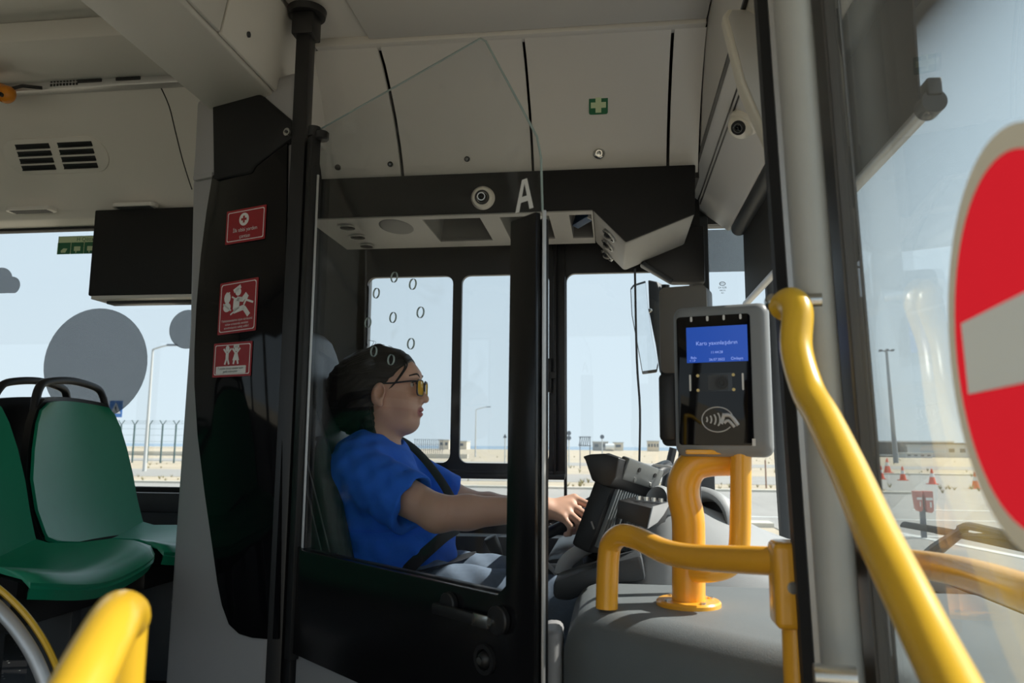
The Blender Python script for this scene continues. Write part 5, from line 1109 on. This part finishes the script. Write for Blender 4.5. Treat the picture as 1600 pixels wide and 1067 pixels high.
# lamps and signs
M_pole = mat('galvanised_pole', (.50, .51, .50), .6); M_far = mat('far_dark_metal', (.12, .14, .17), .7)
def street_lamp(px, py0, py1, Y, arm, lab):
    a = at(px, py0, Y=Y); h = at(px, py1, Y=Y).z-GZ; b0_ = Vector((a.x, Y, GZ)); th = thing('street_lamp', lab, 'street lamp', b0_)
    m = MB(); m.tubelist([(b0_, .11), (b0_+ZU*h, .06)], 10); obj('pole', m, M_pole, th)
    m = MB(); m.tube([b0_+ZU*h, b0_+Vector((arm*.6, 0, h+.18*abs(arm))), b0_+Vector((arm, 0, h+.25*abs(arm)))], .05, 8); obj('arm', m, M_pole, th)
    m = MB(); q = b0_+Vector((arm, 0, h+.25*abs(arm))); m.box(q+Vector((-.1 if arm > 0 else -.55, -.12, -.05)), q+Vector((.55 if arm > 0 else .1, .12, .06)), .03); obj('lantern', m, M_far, th)
street_lamp(228, 700, 546, 42, 1.0, 'pale street lamp seen through the passenger window beside the round decal'); street_lamp(743, 697, 640, 110, 1.6, 'distant street lamp between driver and black door post')
def ground_at(px, Y): return Vector((at(px, 700, Y=Y).x, Y, GZ))
# crossing sign
Y = 26; b0_ = ground_at(178, Y); top, bot = at(178, 626, Y=Y).z, at(178, 652, Y=Y).z; hs = (top-bot)/2; th = thing('crossing_sign', 'blue and white pedestrian crossing sign beside the green seat', 'sign', b0_)
m = MB(); m.cyl(b0_, b0_+ZU*(top-GZ), .04, seg=10); obj('post', m, M_pole, th)
m = MB(); c = b0_+ZU*(top-hs-GZ)+Vector((0, -.05, 0)); m.box(c+Vector((-hs*.85, -.015, -hs)), c+Vector((hs*.85, .0, hs)), .004); bd = obj('board', m, mat('sign_blue', (.02, .16, .50), .5), th)
m = MB(); m.prism([(c.x-hs*.68, c.y-.017, c.z-hs*.55), (c.x+hs*.68, c.y-.017, c.z-hs*.55), (c.x, c.y-.017, c.z+hs*.80)], (0, -.003, 0)); obj('white_triangle', m, M_white, bd)
def fg(pts, t): 
    m = MB()
    for p in pts: m.prism([(c.x+x*hs, c.y-.022, c.z+z*hs) for x, z in p], (0, -.003, 0))
    return m
obj('walker', fg([circ(.02, .42, .09, 10), seg(.0, .32, .0, -.02, .15), seg(.0, .0, -.22, -.46, .09), seg(.0, .0, .24, -.46, .09), seg(0, .25, .22, .02, .07), seg(0, .25, -.2, .05, .07)], 0), M_black, bd)
# barrier wall and fence, sea side
strip('kerb', 95, 95.6, -160, -18, M_kerb, .55)
fn = thing('barbed_fence', 'green wire fence with angled post tops along the shore', 'fence', Vector((-60, 62, GZ)))
Y = 60; xs = [at(px, 700, Y=Y).x for px in (187, 208, 231, 252, 273, 294, 166, 145, 125)]; M_fen = mat('fence_green', (.04, .09, .09), .7)
for x in xs:
    b0_ = Vector((x, Y, GZ)); h = at(208, 664, Y=Y).z-GZ; m = MB(); m.box(b0_+Vector((-.05, -.05, 0)), b0_+Vector((.05, .05, h))); m.tube([b0_+ZU*h, b0_+Vector((-.28, 0, h+.4))], .035, 6); m.tube([b0_+ZU*h, b0_+Vector((.28, 0, h+.4))], .035, 6); obj('post', m, M_fen, fn)
m = MB(); h = at(208, 664, Y=Y).z-GZ
for k in range(6): m.box((min(xs), Y-.01, GZ+.2+k*h/6), (max(xs), Y+.01, GZ+.215+k*h/6))
for k in range(3): m.box((min(xs), Y-.01, GZ+h+.1+.12*k), (max(xs), Y+.01, GZ+h+.115+.12*k))
w_ = obj('wires', m, M_fen, fn); w_['kind'] = 'stuff'
fn = thing('yard_fence', 'distant dark fence with many posts beside the driver chin', 'fence', Vector((-20, 130, GZ))); Y = 130
for k in range(14):
    x = at(648+k*3.3, 700, Y=Y).x; m = MB(); m.box((x-.04, Y, GZ), (x+.04, Y+.08, at(660, 686, Y=Y).z)); obj('post', m, M_far, fn)
m = MB(); [m.box((at(646, 700, Y=Y).x, Y, z), (at(694, 700, Y=Y).x, Y+.05, z+.05)) for z in (GZ+.8, GZ+1.7, at(660, 687, Y=Y).z)]; obj('rail', m, M_far, fn)
# sheds and buildings far off
def building(name, lab, px0, px1, pyt, Y, wall_m, D=8, wins=0, roof_m=None, door=False):
    x0, x1, zt = at(px0, 700, Y=Y).x, at(px1, 700, Y=Y).x, at((px0+px1)/2, pyt, Y=Y).z; th = thing(name, lab, 'building', Vector(((x0+x1)/2, Y, GZ)))
    m = MB(); m.box((x0, Y, GZ-.1), (x1, Y+D, zt)); obj('walls', m, wall_m, th, 0)
    m = MB(); m.box((x0-.2, Y-.2, zt), (x1+.2, Y+D+.2, zt+.15+(zt-GZ)*.06)); obj('roof', m, roof_m or M_pole, th, 0)
    for k in range(wins):
        cx = x0+(x1-x0)*(k+.5)/wins; ww = (x1-x0)/wins*.5; m = MB(); m.box((cx-ww/2, Y-.06, GZ+(zt-GZ)*.45), (cx+ww/2, Y+.02, GZ+(zt-GZ)*.78)); obj('window', m, M_far, th, 0)
M_bw = mat('pale_render', (.62, .57, .48), .9, noise=.06); M_bg = mat('grey_cladding', (.30, .31, .32), .8); M_bd = mat('dark_cladding', (.16, .16, .16), .8, noise=.2, nscale=.3); M_bl = mat('light_cladding', (.56, .58, .60), .8)  # wall colours: pale cream render for the huts, cladding greys for the rest
building('hut', 'pale low hut behind the fence right of the driver chin', 686, 701, 688, 300, M_bw, 8, 2); building('hut', 'pale hut between window bar and black door post', 708, 729, 690, 305, M_bw, 8, 1)
building('hut', 'small grey hut right of the sliding window latch frame', 926, 950, 691, 290, M_bg, 5, 2); building('hut', 'cream hut with dark base beside the two round signs', 958, 974, 692, 300, M_bw, 5, 1)
building('hut', 'cream ribbed hut left of the taupe unit', 1012, 1030, 690, 280, M_bw, 5, 4)
building('warehouse', 'long dark grey warehouse behind the tall mast', 1340, 1490, 691, 190, M_bd, 30, 0, M_bl); building('warehouse', 'pale shed with white roof beyond the cones at right', 1478, 1530, 697, 160, M_bl, 20, 3)
building('warehouse', 'dark warehouse partly hidden behind the red sign', 1440, 1640, 694, 250, M_bd, 30, 6, M_bd); building('site_office', 'white site office with dark windows in front of the long warehouse', 1415, 1456, 709, 150, M_bl, 6, 4)
building('site_office', 'light grey cabin at the foot of the tall mast', 1358, 1400, 712, 160, M_bg, 6, 3)
tk = thing('water_tank', 'white round tank between two small huts', 'tank', ground_at(953, 280)); m = MB(); b0_ = ground_at(953, 280); m.tube([b0_+Vector((-1.6, 0, 1.4)), b0_+Vector((1.6, 0, 1.4))], 1.2, 14); obj('drum', m, M_white, tk); m = MB(); m.box(b0_+Vector((-1.4, -.6, 0)), b0_+Vector((1.4, .6, .5))); obj('cradle', m, M_bg, tk)
ms = thing('flood_mast', 'tall floodlight mast with ring of lamps outside the windscreen', 'mast', ground_at(1400, 95)); b0_ = ground_at(1400, 95); zt = at(1386, 548, Y=95).z
b1 = Vector((at(1385, 548, Y=95).x, 95, zt)); b0_.x = at(1385, 548, Y=95).x+.35
m = MB(); m.tubelist([(b0_, .30), (b1, .14)], 12); obj('mast_pole', m, mat('mast_grey', (.22, .25, .29), .6), ms)
for k in range(6): a = 2*PI*k/6+.3; q = b1+Vector((.75*math.cos(a), .75*math.sin(a), 0)); m = MB(); m.box(q-Vector((.16, .16, .05)), q+Vector((.16, .16, .12)), .02); m.tube([b1, q], .04, 6); obj('floodlight', m, M_far, ms)
# distant round signs and posts
def round_sign(px, pyt, pyb, Y, n, lab, tri=False, frame=False):
    b0_ = ground_at(px, Y); th = thing('road_sign', lab, 'sign', b0_); zt, zb = at(px, pyt, Y=Y).z, at(px, pyb, Y=Y).z; m = MB(); m.cyl(b0_, b0_+ZU*(zt-GZ), .05, seg=8); obj('post', m, M_pole, th)
    r = (zt-zb)/2/n
    for k in range(n):
        c = Vector((b0_.x, Y-.06, zt-r-2*r*k)); m = MB()
        if tri: m.prism([(c.x-r*1.1, c.y, c.z-r), (c.x+r*1.1, c.y, c.z-r), (c.x, c.y, c.z+r)], (0, -.03, 0))
        else: m.prism([(x, c.y, z) for x, z in circ(c.x, c.z, r*.95, 20)], (0, -.03, 0))
        obj('board', m, M_far, th, 0)
round_sign(789, 678, 684, 70, 1, 'distant triangular sign left of the black door post', True); round_sign(889, 673, 688, 60, 2, 'two round dark signs on one post right of the sash frame'); round_sign(941, 679, 686, 75, 1, 'small round dark sign above the grey hut')
b0_ = ground_at(914, 58); th = thing('sign_frame', 'dark lattice sign board frame standing on the sand', 'sign', b0_); zt, zb = at(914, 682, Y=58).z, at(914, 697, Y=58).z
m = MB(); m.box(b0_+Vector((-.4, 0, 0)), b0_+Vector((-.34, .06, zt-GZ))); m.box(b0_+Vector((.34, 0, 0)), b0_+Vector((.4, .06, zt-GZ))); obj('posts', m, M_far, th)
m = MB(); [m.tube([b0_+Vector((-.45+.15*k, -.01, zb-GZ)), b0_+Vector((-.3+.15*k, -.01, zt-GZ))], .03, 6) for k in range(5)]; m.box((b0_.x-.45, 57.97, zb), (b0_.x+.45, 58, zb+.06)); m.box((b0_.x-.45, 57.97, zt-.06), (b0_.x+.45, 58, zt)); obj('lattice', m, M_far, th)
for px, lab in ((1146, 'rusty thin post on the sand between the yellow poles'), (1168, 'second rusty thin post right of the thin yellow post'), (1195, 'rusty thin post nearest to the windscreen pillar')):
    b0_ = ground_at(px, 33); m = MB(); m.cyl(b0_, b0_+ZU*1.15, .03, seg=8); tag(obj('marker_post', m, mat('rust', (.22, .11, .07), .8)), lab, 'post', 'rusty marker posts on the sand')
# traffic cones
M_cone = mat('cone_orange', (.75, .09, .03), .5); cone0 = None
spots = ((1373, 748, 22, 'third traffic cone from the left of the far cluster'), (1368, 747, 20, 'leftmost traffic cone of the far cluster'), (1387, 739, 22, 'rear traffic cone set apart behind the cluster'), (1377, 749, 20, 'front traffic cone of the far cluster'), (1411, 751, 21, 'traffic cone standing alone right of the cluster'), (1457, 757, 23, 'traffic cone to the left of the no entry sign, above the red litter bins'), (1525, 764, 25, 'nearest traffic cone, right next to the no entry sign'))
for px, py, hpx, lab in spots:
    g = gy(px, py); h = hpx*(g.y*.99)/1200
    if cone0 is None:
        cone0 = thing('traffic_cone', lab, 'cone', (0, 0, 0), 'orange traffic cones on the asphalt'); m = MB(); m.tubelist([(Vector((0, 0, .04)), .17), (Vector((0, 0, .75)), .035), (Vector((0, 0, .76)), .02)], 18); obj('cone_body', m, M_cone, cone0)
        m = MB(); m.box((-.22, -.22, 0), (.22, .22, .05), .01); obj('base', m, M_cone, cone0)
        m = MB(); m.tubelist([(Vector((0, 0, .36)), .112), (Vector((0, 0, .54)), .079)], 18); obj('white_band', m, M_white, cone0); t = cone0
        cone0.location = g; cone0.scale = (h/.76,)*3
    else: dup(cone0, g, lab, 0, h/.76)
# red litter bins on a post
g = gy(1444, 842); sc_b = g.y/1200*.99; th = thing('litter_bins', 'pair of red litter bins on a dark post outside the windscreen', 'bin', g)
m = MB(); zt = at(1442, 766, Y=g.y).z; m.box(g+Vector((-.04, -.04, 0)), g+Vector((.04, .04, zt-GZ-.1))); obj('post', m, M_far, th)
for x0, x1, yb in ((1428, 1441, 799), (1442, 1458, 801)):
    a, b_ = at(x0, 767, Y=g.y-.08), at(x1, yb, Y=g.y-.08); m = MB(); m.prism([(a.x, g.y-.14, a.z), (b_.x, g.y-.14, a.z), (b_.x-.0, g.y-.14, b_.z+.05), (b_.x-.03, g.y-.14, b_.z), (a.x+.06, g.y-.14, b_.z), (a.x+.03, g.y-.14, b_.z+.05)], (0, .2, 0), .01); bn = obj('bin', m, mat('faded_red', (.50, .17, .14), .7), th)
    m = MB(); m.box((a.x+.02, g.y-.15, a.z-(a.z-b_.z)*.42), (b_.x-.02, g.y-.139, a.z-(a.z-b_.z)*.30)); m.box((a.x+(b_.x-a.x)*.55, g.y-.15, a.z-(a.z-b_.z)*.75), (b_.x-.04, g.y-.139, a.z-(a.z-b_.z)*.5)); obj('label', m, M_white, bn)
# wipers outside the windscreen
wi = thing('wiper', 'black windscreen wiper with folded arm resting outside the glass', 'wiper', (.9, 2.1, 1.0))
def wx(px, py, X=.88): return at(px, py, X=X)
m = MB(); m.tube([wx(1411, 819), wx(1470, 829), wx(1540, 843), wx(1640, 864)], (.012, .006), 8); obj('blade', m, M_rubber, wi)
m = MB(); m.tube([wx(1462, 830), wx(1510, 837), wx(1570, 838), wx(1640, 846)], .007, 8, smooth=4); m.tube([wx(1500, 826), wx(1515, 822), wx(1560, 832), wx(1640, 850)], .010, 8, smooth=4); obj('arm', m, M_dark, wi)
m = MB(); m.tube([wx(1506, 828), wx(1480, 846), wx(1455, 866), wx(1430, 900)], lambda t: .012+.012*t, 8, smooth=3); obj('pivot_arm', m, M_dark, wi)
# outside mirror
om = thing('wing_mirror', 'outside driver mirror in dark housing seen through the side window', 'mirror', at(1015, 585, Y=2.98))
P = [at(x, y, Y=3.00-(x-985)/44*.13) for x, y in ((985, 449), (990, 443), (1009, 437), (1012, 470), (1020, 530), (1029, 570), (1027, 581), (1004, 584), (1000, 560), (987, 490))]
m = MB(); m.prism([p+Vector((.0, .012, 0)) for p in P], (.0, .02, 0), .004); obj('mirror_back', m, M_black, om)
mg = [p+(sum(P, Vector())/len(P)-p)*.06+Vector((0, .006, 0)) for p in P]
mm_ = mat('mirror_glass', (.85, .87, .88), .02, metal=1)
m = MB(); m.prism([p-Vector((0, .0, 0)) for p in mg], (0, .004, 0)); g_ = obj('mirror_glass', m, mm_, om, 0)
P = [at(x, y, Y=2.99) for x, y in ((1012, 437), (1027, 440), (1036, 470), (1034, 584), (1030, 582), (1024, 540), (1014, 490))]
m = MB(); m.prism(P, (.05, .10, 0), .01); hs_ = obj('housing', m, M_dark, om)
m = MB(); q = at(1016, 485, Y=2.99); m.ball(q, .010); obj('bolt', m, M_steel, hs_)
m = MB(); m.tube([at(1040, 445, Y=3.0), at(1040, 500, Y=3.0), at(1055, 520, Y=2.9), at(1075, 520, Y=2.78)], .016, 8, smooth=3); obj('arm', m, M_black, om)
